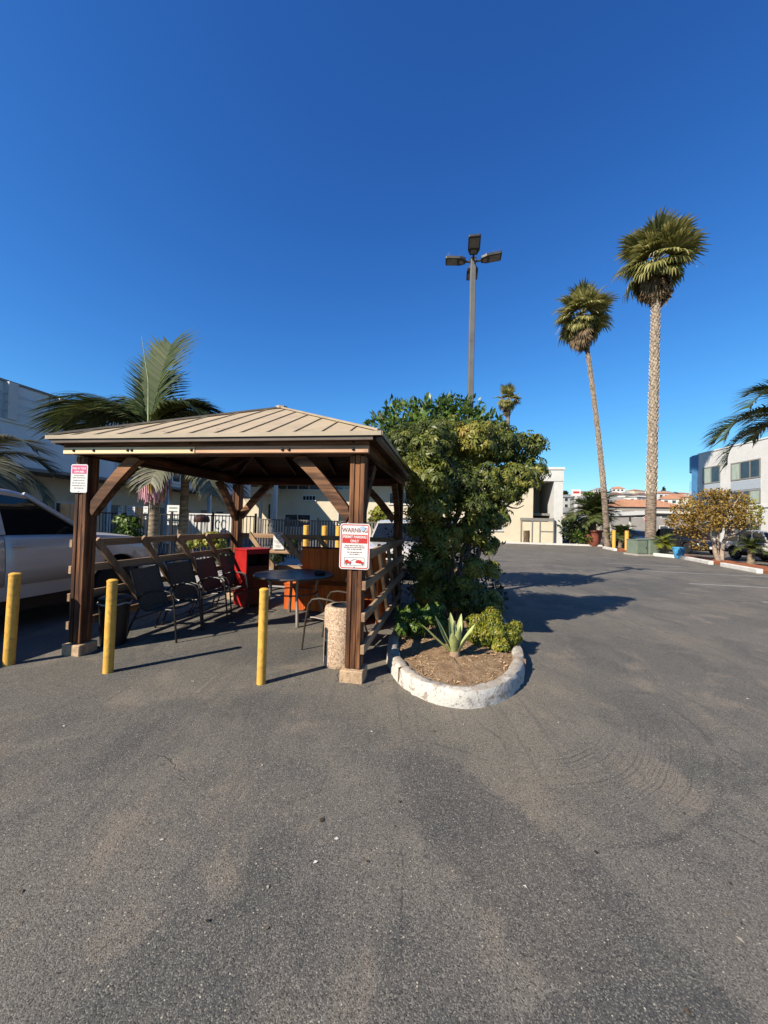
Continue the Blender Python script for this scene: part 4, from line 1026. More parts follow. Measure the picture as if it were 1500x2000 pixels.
# glossy green tree behind it
LB2 = [(748, 838, 8.9, .38), (790, 822, 8.9, .52), (845, 815, 8.7, .52), (900, 822, 8.7, .55), (945, 845, 8.6, .48), (978, 862, 8.6, .36), (880, 800, 8.8, .30), (820, 860, 8.5, .7), (900, 870, 8.4, .7), (770, 880, 9.0, .6), (860, 930, 8.6, .7), (940, 920, 8.6, .6)]
tree('green_tree', 'bright green broadleaf tree behind the umbrella tree and gazebo roof', 'tree', (1.35, 8.9, 0.12), [tuple(P(830, 960, 8.9)), tuple(P(880, 950, 8.8)), tuple(P(910, 960, 8.7))], pxl(LB2), 1900, 'leaf', M['leaf_green'], M['trunk'], 22, 0.17, 0.035, 0.06,
     lambda p, n, i, rng: np.clip(0.45 + rng.normal(size=len(p)) * 0.22 + 0.2 * np.sin(p[:, 0] * 4) * np.sin(p[:, 2] * 5), 0, 1), branches=26)
# dark hedge shrub along the island
LB3 = [(962, 1120, 6.3, .13), (958, 1150, 6.3, .18), (958, 1180, 6.4, .22), (935, 1195, 6.5, .30), (968, 1165, 7.2, .22), (880, 1160, 6.9, .40), (830, 1150, 7.2, .45), (800, 1120, 7.6, .45), (820, 1040, 7.2, .45), (870, 1060, 7.0, .45), (920, 1050, 7.0, .40), (905, 1110, 6.8, .38), (800, 1060, 7.8, .5), (860, 1000, 7.4, .5), (935, 1000, 7.2, .35)]
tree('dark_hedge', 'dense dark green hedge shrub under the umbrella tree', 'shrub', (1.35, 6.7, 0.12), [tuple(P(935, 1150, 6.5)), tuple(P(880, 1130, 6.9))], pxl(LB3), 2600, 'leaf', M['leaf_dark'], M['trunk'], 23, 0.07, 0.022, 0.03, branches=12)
# lime shrub by the agave
LB4 = [(965, 1232, 4.75, .19), (990, 1240, 4.75, .16), (940, 1240, 4.75, .16), (960, 1205, 4.85, .13), (1005, 1225, 4.95, .10), (930, 1215, 4.9, .12), (975, 1258, 4.6, .13)]
tree('lime_shrub', 'low lime green shrub beside the agave in the island', 'shrub', (1.35, 4.72, 0.13), [tuple(P(955, 1225, 4.75)), tuple(P(985, 1232, 4.75)), tuple(P(940, 1232, 4.75))], pxl(LB4), 11500, 'rosette', M['leaf_lime'], M['trunk'], 24, 0.052, 0.0095, 0.010, k=6, branches=14, r1=.004)
# sparse leafy plants in the shade, left of the agave
for j, (lb_, base, tops) in enumerate((('loose leafy plant between the gazebo rail and the agave', (0.42, 5.1, .13), [(770, 1195, 5.0, .10), (790, 1205, 4.95, .09), (808, 1190, 5.0, .10), (785, 1225, 4.9, .07)]),
                                       ('leafy seedling clump behind the agave', (0.72, 5.0, .13), [(830, 1205, 4.95, .12), (850, 1190, 5.0, .11), (812, 1225, 4.9, .10), (862, 1215, 4.9, .10)]))):
    tree('leafy_plant', lb_, 'plant', base, [tuple(P(x, y, Y)) for x, y, Y, r in tops], pxl(tops), 4200, 'rosette', M['leaf_green'], M['trunk'], 30 + j, 0.085, 0.017, 0.007, k=6, branches=5, r1=.003, group='small plants in the island shade')

# agave
ag = empty('agave', G(888, 1283, 0.13), 0.4, 'grey green agave with broad pointed leaves in the island soil', 'agave')
q = MB(); q.lathe([(0.055, -0.03), (0.06, 0.02), (0.05, 0.07), (0.03, 0.11), (0.0, 0.13)], 14); q.build('stem', M['agave_dry'], ag, smooth=True)
def agave_leaf(L, W_, az, el, curl):
    q = MB(); n = 10; vs = []; fs = []
    d = Vector((math.cos(az), math.sin(az), 0)); s = Vector((-math.sin(az), math.cos(az), 0))
    pos = d * 0.03 + Z * 0.05; ang = el; step = L / (n - 1)
    for i in range(n):
        t = i / (n - 1); w = W_ * (0.55 + 1.2 * t - 0.2 * t * t) * (1 - t ** 2.6) + 0.003
        fw = d * math.cos(ang) + Z * math.sin(ang); nn = -d * math.sin(ang) + Z * math.cos(ang); th = 0.011 * (1 - t) + 0.003
        for k, (a, b) in enumerate(((-1, .30), (-.5, .06), (0, 0.0), (.5, .06), (1, .30))): vs.append(pos + s * w * a + nn * (w * b))
        for k, (a, b) in enumerate(((1, .30), (0, 0.0), (-1, .30))): vs.append(pos + s * w * a * .97 + nn * (w * b - th * (1 if a == 0 else .35)))
        pos = pos + fw * step; ang -= curl * step
    m_ = 8
    for i in range(n - 1):
        for k in range(m_): fs.append((i * m_ + k, i * m_ + (k + 1) % m_, (i + 1) * m_ + (k + 1) % m_, (i + 1) * m_ + k))
    q.add(vs, fs + [tuple(range(m_)), tuple(range((n - 1) * m_, n * m_))]); return q
for az, L, el, cu, W_ in ((185, .46, 38, -.3, .048), (150, .42, 55, -.5, .042), (250, .30, 62, .4, .048), (100, .42, 72, .1, .040), (60, .42, 62, -.4, .038), (15, .37, 52, -.3, .040), (330, .30, 60, .2, .044), (285, .34, 75, .1, .044), (125, .36, 80, 0, .035)):
    agave_leaf(L, W_, rad(az) - 0.4, rad(el), cu).build('leaf', M['agave'], ag, smooth=True, angle=70)

# ------------------------------------------------------------------ pinnate palms
def pinnate(L, n, leaf, arch, droop, seed, wleaf=0.016, vee=0.55, sag=0.6):
    """frond along +x in the xz plane, rises then arches down; returns (mesh verts, quads, tint)"""
    rng = np.random.default_rng(seed); V_, Q_, T_ = [], [], []
    m = 26; pts = []; p = np.zeros(3); ang = 0.0
    for i in range(m):
        pts.append(p.copy()); t = i / (m - 1); p = p + np.array([math.cos(ang), 0, math.sin(ang)]) * L / (m - 1); ang -= arch / (m - 1) * (0.5 + 1.4 * t)
    pts = np.array(pts)
    def quad(a, b, c, d, t): k = len(V_); V_.extend([a, b, c, d]); Q_.append((k, k + 1, k + 2, k + 3)); T_.append(t)
    for i in range(m - 1):
        r0 = 0.022 * (1 - i / m) + 0.004; r1 = 0.022 * (1 - (i + 1) / m) + 0.004
        for s in ((0, 1, 0.6), (0, -1, 0.6)):
            quad(pts[i] + np.array([0, s[1] * r0, 0]), pts[i + 1] + np.array([0, s[1] * r1, 0]), pts[i + 1] - np.array([0, 0, r1 * 1.5]), pts[i] - np.array([0, 0, r0 * 1.5]), 0.75)
        quad(pts[i] + np.array([0, r0, 0]), pts[i + 1] + np.array([0, r1, 0]), pts[i + 1] - np.array([0, r1, 0]), pts[i] - np.array([0, r0, 0]), 0.8)
    for j in range(n):
        t = 0.14 + 0.86 * j / (n - 1); f = t * (m - 1); i = min(int(f), m - 2); b = pts[i] + (pts[i + 1] - pts[i]) * (f - i)
        tg = pts[i + 1] - pts[i]; tg /= np.linalg.norm(tg); nn = np.array([-tg[2], 0, tg[0]])
        ll = leaf * (0.55 + 0.9 * math.sin(min(1, t * 1.05) * math.pi * 0.82)) * rng.uniform(.85, 1.12) * (0.75 if t > .93 else 1)
        for s in (-1, 1):
            d = np.array([0, s, 0]) * 0.86 + tg * (0.42 + 0.35 * t) + nn * vee * rng.uniform(.5, 1.2); d /= np.linalg.norm(d)
            q0 = b; segs = 3; w0 = wleaf * rng.uniform(.8, 1.2); tn = np.clip(0.45 + rng.normal() * .2, 0, 1)
            for k in range(segs):
                q1 = q0 + d * ll / segs; sd = np.cross(d, nn); sd /= max(np.linalg.norm(sd), 1e-6)
                wa = w0 * (1.0, 1.05, .7)[k]; wb = w0 * (1.05, .7, .08)[k]
                quad(q0 + sd * wa, q1 + sd * wb, q1 - sd * wb, q0 - sd * wa, tn)
                q0 = q1; d = d + np.array([0, 0, -1]) * droop * sag * rng.uniform(.5, 1.3); d /= np.linalg.norm(d)
    return np.array(V_), np.array(Q_), np.array(T_)
def frond_mesh(name, m, *a, **kw):
    Vv, Q, T = pinnate(*a, **kw)
    me = bpy.data.meshes.new(name)
    o = soup('frond', Vv, Q, T, m); me = o.data; bpy.data.objects.remove(o); return me
def place_frond(me, e, az, el, at=(0, 0, 0), sc=1.0, roll=0.0):
    Mx = Matrix.Translation(at) @ Matrix.Rotation(rad(az), 4, 'Z') @ Matrix.Rotation(rad(-el), 4, 'Y') @ Matrix.Rotation(rad(roll), 4, 'X') @ Matrix.Scale(sc, 4)
    return inst(me, 'frond', e, Mx)
M['leaf_palm_green'] = leafmat('leaf_palm_green', [(0.0, (0.028, 0.050, 0.014)), (0.6, (0.060, 0.092, 0.026)), (1.0, (0.13, 0.15, 0.045))], 0.3, 0.6, 0.15)
FR_UP = frond_mesh('frond_upright', M['leaf_palm_green'], 2.9, 52, 1.0, 0.16, 0.35, 1, wleaf=0.025, vee=.28, sag=.6)
FR_ARCH = frond_mesh('frond_arched', M['leaf_palm'], 2.9, 62, 0.85, 2.0, 1.15, 2, wleaf=0.030, vee=.1)
FR_ARCH2 = frond_mesh('frond_arched', M['leaf_palm'], 2.6, 56, 0.8, 1.5, 1.0, 3, wleaf=0.030, vee=.15)
FR_DRY = frond_mesh('frond_pale', M['leaf_dry_palm'], 2.6, 56, 0.8, 1.5, 0.75, 4, wleaf=0.032, vee=.15)
FR_QUEEN = frond_mesh('frond_plumose', M['leaf_palm'], 4.2, 70, 0.95, 1.7, 0.8, 5, wleaf=0.030, vee=.5, sag=1.0)

def trunk_tube(e, base, top, r0, r1, m, bend=0.0, n=22, ring=0.0, name='trunk'):
    q = MB(); base, top = Vector(base), Vector(top); pts, rs = [], []
    for i in range(n):
        t = i / (n - 1); p = base.lerp(top, t); p.x += bend * math.sin(t * math.pi)
        pts.append(p); rs.append((r0 + (r1 - r0) * t ** 0.8) * (1.0 + ring * (i % 2)))
    q.tube(pts, rs, 14); return q.build(name, m, e, smooth=True, angle=80)

# king palm behind the gazebo, pink blossom below its crown
kp = P(297, 1045, 11.2); kb = Vector((kp.x, kp.y, 0))
e = empty('king_palm', kb, 0, 'king palm with pink hanging blossom rising behind the gazebo', 'palm')
top = P(303, 915, 11.2) - kb; cr = P(290, 838, 11.2) - kb
trunk_tube(e, (0, 0, -.05), (top.x, top.y, top.z), 0.15, 0.115, M['king_trunk'], 0.03, 40, 0.05)
trunk_tube(e, (top.x, top.y, top.z - .02), tuple(cr), 0.125, 0.06, M['agave'], 0.0, 10, name='crownshaft')
for az, el, me, sc, ro in ((178, 50, FR_ARCH, 1.12, 0), (170, 36, FR_ARCH2, 1.0, 0), (78, 80, FR_UP, 1.0, -6), (75, 48, FR_ARCH2, .8, 0), (4, 52, FR_ARCH, .98, 0), (22, 40, FR_ARCH2, 1.0, 0), (-18, 44, FR_ARCH2, .9, 0), (205, 34, FR_ARCH2, .9, 0), (125, 58, FR_ARCH2, .9, 0), (140, 70, FR_ARCH, .85, 0), (30, 68, FR_ARCH, .8, 0), (105, 66, FR_UP, .8, 20), (150, 52, FR_ARCH2, .8, 0), (345, 8, FR_ARCH2, .8, 0), (195, 5, FR_ARCH2, .75, 0)):
    place_frond(me, e, az, el, tuple(cr), sc, ro)
q = MB(); q.tube([(cr.x, cr.y, cr.z), (cr.x - .06, cr.y, cr.z + 1.4), (cr.x - .32, cr.y, cr.z + 2.75)], [.03, .015, .004], 6); q.build('spear_leaf', M['agave'], e, smooth=True)
rng = np.random.default_rng(77)
V_, Q_, T_ = [], [], []
for i in range(260):
    a = rng.uniform(0, 6.28); r_ = rng.uniform(.14, .42); L = rng.uniform(.55, 1.05); p = np.array([top.x + .06 + .5 * r_ * math.cos(a), top.y - .05 + .5 * r_ * math.sin(a), top.z + .02]); d = np.array([math.cos(a) * r_, math.sin(a) * r_, -.25]); tn = rng.uniform(0, .8) if rng.random() < .8 else 1.0
    for k in range(5):
        p1 = p + d * L * .22 / max(np.linalg.norm(d), .2) * np.array([.8, .8, 1]); w = np.array([-math.sin(a), math.cos(a), 0]) * .016
        b = len(V_); V_ += [p - w, p1 - w, p1 + w, p + w]; Q_.append((b, b + 1, b + 2, b + 3)); T_.append(min(1, tn + .08 * k))
        p = p1; d = d * np.array([.5, .5, 1]) + np.array([0, 0, -.35])
soup('blossom', np.array(V_), np.array(Q_), np.array(T_), M['blossom'], e)

# second palm beside it, pale drooping fronds under the eave
kp = P(355, 1070, 12.3); kb = Vector((kp.x, kp.y, 0)); top = P(362, 930, 12.3) - kb
e = empty('slender_palm', kb, 0, 'slender dark trunked palm right of the king palm, pale drooping fronds', 'palm')
trunk_tube(e, (-.12, 0, -.05), tuple(top), 0.14, 0.12, M['king_trunk'], 0.05, 34, 0.04)
for az, el, me, sc in ((0, 22, FR_DRY, .8), (45, 28, FR_DRY, .8), (100, 35, FR_ARCH2, .8), (160, 25, FR_DRY, .8), (215, 24, FR_DRY, .75), (270, 26, FR_DRY, .8), (320, 20, FR_DRY, .85), (20, 60, FR_UP, .5)):
    place_frond(me, e, az, el, tuple(top), sc)
# palm at the left edge
kp = P(-70, 900, 10.2); kb = Vector((kp.x, kp.y, 0)); top = Vector((0, 0, kp.z - .1))
e = empty('edge_palm', kb, 0, 'palm at the left picture edge with pale fronds over the pickup', 'palm')
trunk_tube(e, (0, 0, -.05), tuple(top), 0.15, 0.11, M['king_trunk'], 0.0, 20, 0.04)
for az, el, me, sc in ((4, 52, FR_DRY, .82), (-25, 22, FR_DRY, .88), (25, 10, FR_ARCH2, .85), (60, 40, FR_DRY, .8), (-70, 30, FR_ARCH2, .8), (120, 40, FR_ARCH2, .8), (180, 40, FR_ARCH2, .8), (240, 30, FR_ARCH2, .8), (5, -8, FR_ARCH2, .82), (-12, 0, FR_DRY, .8)):
    place_frond(me, e, az, el, tuple(top), sc)
# queen palm beyond the right edge
kp = P(1590, 832, 17.0); kb = Vector((kp.x, kp.y, 0)); top = Vector((0, 0, kp.z))
e = empty('queen_palm', kb, 0, 'queen palm at the right edge, arching fronds before the white building', 'palm')
trunk_tube(e, (0, 0, -.05), tuple(top), 0.22, 0.14, M['king_trunk'], 0.0, 24, 0.03)
for az, el, sc in ((172, 34, 1.0), (190, 52, 1.0), (155, 15, .95), (215, 30, 1.0), (120, 40, 1), (80, 45, 1), (30, 35, 1), (-20, 30, 1), (-70, 35, 1), (255, 50, 1), (170, 70, .85)):
    place_frond(FR_QUEEN, e, az, el, tuple(top), sc)

# ------------------------------------------------------------------ fan palms
def fan(L_pet, R_, nseg, seed, m, spread=2.6, droop=0.5, fold=0.25):
    """fan leaf: petiole along +x, blade of drooping segments"""
    rng = np.random.default_rng(seed); V_, Q_, T_ = [], [], []
    def quad(a, b, c, d, t): k = len(V_); V_.extend([a, b, c, d]); Q_.append((k, k + 1, k + 2, k + 3)); T_.append(t)
    z = np.array([0, 0, 1.]); w = .022
    for k in range(4):
        a = np.array([L_pet * k / 4, 0, -.06 * (k / 4) ** 2 * L_pet]); b = np.array([L_pet * (k + 1) / 4, 0, -.06 * ((k + 1) / 4) ** 2 * L_pet])
        quad(a + [0, w, 0], b + [0, w, 0], b - [0, w, 0], a - [0, w, 0], .9); quad(a + [0, w, 0], b + [0, w, 0], b - [0, 0, w], a - [0, 0, w], .85); quad(a - [0, w, 0], b - [0, w, 0], b - [0, 0, w], a - [0, 0, w], .85)
    o = np.array([L_pet, 0, -.06 * L_pet])
    for j in range(nseg):
        a = spread * (j / (nseg - 1) - .5); l = R_ * (1 - .28 * abs(a) / (spread / 2)) * rng.uniform(.88, 1.08)
        d = np.array([math.cos(a), math.sin(a), fold * abs(math.sin(a))]); d /= np.linalg.norm(d)
        s = np.array([-math.sin(a), math.cos(a), 0]); wd = R_ * spread / nseg * .40; p = o.copy(); tn = np.clip(.5 + rng.normal() * .16, 0, 1)
        ws = (.10, .55, 1.0, .72, .08)
        for k in range(4):
            p1 = p + d * l * (.22, .25, .27, .30)[k]
            up = np.cross(d, s) * 0
            quad(p + s * wd * ws[k], p1 + s * wd * ws[k + 1], p1 - s * wd * ws[k + 1], p - s * wd * ws[k], tn)
            p = p1; d = d + np.array([0, 0, -1]) * droop * (.05, .35, .9, 1)[k] * rng.uniform(.6, 1.3); d /= np.linalg.norm(d)
    o_ = soup('fan_leaf', np.array(V_), np.array(Q_), np.array(T_), m); me = o_.data; bpy.data.objects.remove(o_); return me
FANS = [fan((.95, .85, .8)[k], 1.3, 24, 40 + k, M['leaf_fan'], 3.3, (.45, .85, 1.3)[k]) for k in range(3)]
FANDEAD = [fan(.9, 1.25, 16, 50 + k, M['leaf_dead'], 2.2, .9) for k in range(2)]
def fan_palm(label, base, mid, top, r0, r1, R_, seed, stubs=300, stub_from=0.22, stub_to=1.0, nlive=58, ndead=30, group='tall fan palms', skirt=0.30):
    rnd = random.Random(seed); base = Vector(base); e = empty('fan_palm', base, 0, label, 'palm', group)
    p0, p1, p2 = Vector((0, 0, -.1)), Vector(mid) - base, Vector(top) - base
    def path(t): return p0 * (1 - t) * (1 - 2 * t) + p1 * 4 * t * (1 - t) + p2 * t * (2 * t - 1)
    n = 46; q = MB(); rs = [r0 * 1.0 + (r1 - r0) * min(1, (i / (n - 1)) ** .45) for i in range(n)]
    q.tube([path(i / (n - 1)) for i in range(n)], rs, 16); q.build('trunk', M['fan_trunk'], e, smooth=True, angle=80)
    # old leaf bases, cut short, in spirals
    q = MB()
    for i in range(stubs):
        t = stub_from + (stub_to - stub_from) * i / stubs; a = i * 2.39996 + rnd.uniform(-.15, .15); rr_ = r0 + (r1 - r0) * t ** .45
        c = path(t); o = Vector((math.cos(a), math.sin(a), 0)); s = Vector((-math.sin(a), math.cos(a), 0)); w = rr_ * rnd.uniform(.20, .32); hgt = rr_ * rnd.uniform(.5, .85); out = rr_ * rnd.uniform(.16, .34)
        b = c + o * rr_ * .93
        q.add([b - s * w, b + s * w, b + s * w * .5 + Z * hgt + o * out, b - s * w * .5 + Z * hgt + o * out, b + s * w * .55 + Z * hgt * .95 - o * .02, b - s * w * .55 + Z * hgt * .95 - o * .02], [(0, 1, 2, 3), (3, 2, 4, 5), (0, 3, 5), (1, 4, 2)])
    sb = q.build('leaf_stubs', M['stub'], e); sb['kind'] = 'stuff'
    T = path(1.0)
    k = R_ / 2.45
    for i in range(nlive):
        t = (i + .5) / nlive; el = 80 - 128 * t ** 0.75 + rnd.uniform(-16, 16); az = i * 137.5 + rnd.uniform(-14, 14)
        me = FANS[0 if t < .3 else (1 if t < .65 else 2)]
        Mx = Matrix.Translation(T + Z * (R_ * (.16 - .20 * t))) @ Matrix.Rotation(rad(az), 4, 'Z') @ Matrix.Rotation(rad(-el), 4, 'Y') @ Matrix.Rotation(rad(rnd.uniform(-22, 22)), 4, 'X') @ Matrix.Scale(k * rnd.uniform(.55, 1.05), 4)
        inst(me, 'frond', e, Mx)
    for i in range(ndead):
        t = (i + .5) / ndead; el = -48 - 36 * t + rnd.uniform(-8, 8); az = i * 137.5 + 60
        Mx = Matrix.Translation(T - Z * (R_ * (.02 + skirt * t))) @ Matrix.Rotation(rad(az), 4, 'Z') @ Matrix.Rotation(rad(-el), 4, 'Y') @ Matrix.Rotation(rad(rnd.uniform(-40, 40)), 4, 'X') @ Matrix.Scale(k * rnd.uniform(.6, .85), 4)
        inst(FANDEAD[i % 2], 'dead_frond', e, Mx)
    for i in range(9):
        a = rnd.uniform(0, 6.28); L_ = R_ * rnd.uniform(.5, .8); d = Vector((math.cos(a), math.sin(a), 0)); q = MB()
        q.tube([T + d * L_ * s_ + Z * L_ * (.75 * s_ - 1.0 * s_ * s_) for s_ in np.linspace(0.1, 1.05, 9)], [.035 * (1 - .09 * j) for j in range(9)], 5); q.build('flower_stalk', M['stub'], e)
    return e
YA = 30.0
pb = G(1187, 1071)
fan_palm('shorter fan palm with leaning trunk left of the tallest palm', (P(1187, 1060, YA).x, YA, 0), P(1170, 865, YA), P(1138, 622, YA), 0.27, 0.155, 3.0, 3, 520, .28, .86)
YB = 28.0
fan_palm('tallest fan palm, upright trunk rising behind the green transformer box', (P(1270, 1060, YB).x, YB, 0), P(1276, 800, YB), P(1283, 515, YB), 0.37, 0.275, 3.6, 4, 700, .20, 1.0, 64, 34)
YC = 62.0
fan_palm('distant small fan palm beside the top of the green tree', (P(994, 1040, YC).x, YC, 0), P(993, 925, YC), P(992, 783, YC), 0.5, 0.26, 2.9, 5, 60, .5, 1, 34, 16, skirt=.4)
# ------------------------------------------------------------------ vehicles
def lerp_tab(tab, x):
    if x <= tab[0][0]: return tab[0][1]
    for (a, b), (c, d) in zip(tab, tab[1:]):
        if x <= c: return b + (d - b) * (x - a) / (c - a)
    return tab[-1][1]
def vehicle(name, label, cat, loc, rz, paint, S, group=None):
    """local +x forward, +y left. S holds the profile of the kind"""
    e = empty(name, loc, rz, label, cat, group)
    L, W_, H = S['L'], S['W'], S['H']; rw = S['rw']; wx = S['wheels']; deck = S['deck']; lower = S.get('cladding')
    ra = rw * 1.19; sill = S.get('sill', 0.32)
    xs = sorted(set([round(-L / 2 + L * i / 64, 4) for i in range(65)] + [w + ra * math.cos(a) for w in wx for a in np.linspace(0, math.pi, 13)]))
    def half(x):
        u = abs(x) / (L / 2); return W_ / 2 * (1 - 0.20 * max(0, (u - .80) / .20) ** 2.2 - 0.02 * u)
    def bot(x):
        b = sill + 0.10 * max(0, (abs(x) / (L / 2) - .86) / .14)
        for w in wx:
            if abs(x - w) < ra: b = max(b, rw + math.sqrt(max(0, ra * ra - (x - w) ** 2)))
        return b
    T_ = (0.0, 0.22, 0.50, 0.74, 0.90, 0.97, 1.0)
    Yf = (0.955, 0.985, 1.0, 0.985, 0.965, 0.93, 0.84)
    def sec(x, k, o=0.0):
        zt = lerp_tab(deck, x); zb = min(bot(x), zt - .06); z0 = sill + (zt - sill) * T_[k]
        z = max(z0, zb + (zt - zb) * 0.02 * k)
        return (x, half(x) * Yf[k] + o, z)
    q = MB(); n = len(xs); K = len(T_)
    vs = []
    for x in xs:
        h = [sec(x, k) for k in range(K)]; zt = lerp_tab(deck, x)
        ring = [(a, -b, c) for a, b, c in h] + [(x, -half(x) * .45, zt + .022), (x, 0, zt + .03), (x, half(x) * .45, zt + .022)] + [(a, b, c) for a, b, c in reversed(h)]
        vs += ring
    R_ = 2 * K + 3
    fs = [(i * R_ + k, i * R_ + k + 1, (i + 1) * R_ + k + 1, (i + 1) * R_ + k) for i in range(n - 1) for k in range(R_ - 1)]
    fs += [tuple(range(R_)), tuple(range((n - 1) * R_, n * R_))]
    q.add(vs, fs); body = q.build('body', paint, e, smooth=True, angle=40)
    # inner dark underbody so that arches read as holes
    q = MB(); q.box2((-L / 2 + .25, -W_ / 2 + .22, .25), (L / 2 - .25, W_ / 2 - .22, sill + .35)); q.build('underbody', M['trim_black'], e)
    # doors, both sides
    for x0, x1, hx in S['doors']:
        for s in (-1, 1):
            m = 8; q = MB(); A = []
            for i in range(m + 1):
                x = x0 + (x1 - x0) * i / m
                A.append([Vector((p[0], s * p[1], p[2])) for p in (sec(x, k, 0.008) for k in range(1, 6))])
            vs = [p for r in A for p in r]; kk = 5
            q.add(vs, [(i * kk + k, i * kk + k + 1, (i + 1) * kk + k + 1, (i + 1) * kk + k) for i in range(m) for k in range(kk - 1)])
            d = q.build('door', paint, e, smooth=True, angle=60)
            so = d.modifiers.new('thick', 'SOLIDIFY'); so.thickness = 0.010; so.offset = 0
            xh = hx; z = lerp_tab(deck, xh) - 0.16; q = MB(); q.box((xh, s * (half(xh) + 0.014), z), (.17, .03, .03)); q.build('handle', S.get('handle', paint), d, bevel=.006)
    # lower cladding strip
    if lower:
        for s in (-1, 1):
            q = MB(); A, B = [], []
            for x in [v for v in xs if -L / 2 * .97 < v < L / 2 * .97]:
                zb = bot(x); zt = max(zb + .045, sill + lower)
                A.append((x, s * (half(x) * .995 + .012), zb - .004)); B.append((x, s * (half(x) * 1.0 + .014), zt))
            q.strip(A, B); d = q.build('cladding', M['trim_black'], e, smooth=True); so = d.modifiers.new('thick', 'SOLIDIFY'); so.thickness = .02; so.offset = 0
    # greenhouse
    xa, xb, xc, xd = S['cab']; wb = W_ / 2 * .935; wr = W_ / 2 * S.get('tumble', .79)
    za, zd = lerp_tab(deck, xa), lerp_tab(deck, xd)
    def cabpt(x, s, top):
        if top: return Vector((x, s * wr, H - .085))
        return Vector((x, s * wb, lerp_tab(deck, x) - .02))
    pil = .055
    roofp = []
    q = MB(); m = 7; vs = []; xs_r = np.linspace(xb + .06, xc - .05, m)
    for i, x in enumerate(xs_r):
        dz = -.075 * (abs(2 * i / (m - 1) - 1) ** 2.5)
        for y, z in ((-1.0, -.055), (-.97, -.02), (-.75, -.003), (0, .01), (.75, -.003), (.97, -.02), (1.0, -.055)): vs.append((x, y * (wr + .015), H + z + dz))
    vs2 = vs + [(a, b * .98, min(c, H - .02) - .045) for a, b, c in vs]
    k = 7; N = len(vs); fs = []
    for i in range(m - 1):
        for j in range(k - 1):
            a = i * k + j; fs += [(a, a + 1, a + k + 1, a + k), (N + a, N + a + k, N + a + k + 1, N + a + 1)]
    for i in range(m - 1): fs += [(i * k, (i + 1) * k, N + (i + 1) * k, N + i * k), (i * k + k - 1, N + i * k + k - 1, N + (i + 1) * k + k - 1, (i + 1) * k + k - 1)]
    for j in range(k - 1): fs += [(j, N + j, N + j + 1, j + 1), ((m - 1) * k + j, (m - 1) * k + j + 1, N + (m - 1) * k + j + 1, N + (m - 1) * k + j)]
    q.add(vs2, fs); q.build('roof', paint, e, smooth=True, angle=50)
    posts = [(xa, xb, .05)] + [(x, x - .04, .07) for x in S['pillars']] + [(xd, xc, .09)]
    for s in (-1, 1):
        for xl, xt, w in posts:
            q = MB(); q.bar(cabpt(xl, s, 0), cabpt(xt, s, 1) + Z * .0, w, .045, Vector((0, s, .25))); q.build('pillar', paint, e)
        for (xl, xt, w), (xl2, xt2, w2) in zip(posts, posts[1:]):
            a, b, c, d = cabpt(xl, s, 0), cabpt(xt, s, 1), cabpt(xt2, s, 1), cabpt(xl2, s, 0)
            inn = Vector((0, -s * .012, 0)); q = MB(); q.add([a + inn, b + inn, c + inn, d + inn], [(0, 1, 2, 3)]); q.build('side_window', M['car_glass'], e)
    for nm, xl, xt in (('windscreen', xa, xb), ('rear_window', xd, xc)):
        sg_ = -1 if nm == 'windscreen' else 1
        q = MB(); n_ = 8; A = [Vector((xl - sg_ * .07 * (1 - t * t), t * wb * .97, lerp_tab(deck, xl) - .01)) for t in np.linspace(-1, 1, n_)]; B = [Vector((xt - sg_ * .03 * (1 - t * t), t * wr * .97, H - .085)) for t in np.linspace(-1, 1, n_)]
        q.strip(A, B); q.build(nm, M['car_glass'], e, smooth=True, angle=80)
    # wheels
    for w in wx:
        for s in (-1, 1):
            Mx = Matrix.Translation((w, s * (W_ / 2 - .115), rw)) @ Matrix.Rotation(rad(-90 * s), 4, 'X')
            q = MB(Mx); q.lathe([(rw * .60, .095), (rw * .72, .105), (rw * .93, .098), (rw, .06), (rw, -.06), (rw * .93, -.10), (rw * .6, -.10)], 28); wl = q.build('wheel', M['tyre'], e, smooth=True, angle=50)
            q = MB(Mx); q.lathe([(rw * .61, .09), (rw * .57, .06), (rw * .5, .055), (rw * .18, .075), (rw * .14, .085), (0, .085)], 28)
            q.build('rim', M['rim'], wl, smooth=True)
            q = MB(Mx)
            for j in range(6):
                a = j * math.pi / 3; q.prism([(rw * .24, -.028), (rw * .47, -.045), (rw * .47, .045), (rw * .24, .028)], (0, 0, .066), (math.cos(a), math.sin(a), 0), (-math.sin(a), math.cos(a), 0), (0, 0, 1), .003)
            q.build('rim_openings', M['trim_black'], wl)
    # face and tail
    zf = lerp_tab(deck, L / 2); zr = lerp_tab(deck, -L / 2); hf = half(L / 2)
    q = MB(); q.box((L / 2 + .005, 0, sill + .12), (.13, hf * 1.98, .20)); q.build('front_bumper', S.get('bumper', M['trim_black']), e, bevel=.03, seg=2)
    q = MB(); q.box((-L / 2 - .005, 0, sill + .14), (.13, hf * 1.98, .20)); q.build('rear_bumper', S.get('bumper', M['trim_black']), e, bevel=.03, seg=2)
    q = MB(); q.box((L / 2 + .004, 0, zf - .16), (.03, hf * 1.0, .17)); q.build('grille', M['trim_black'], e, bevel=.01)
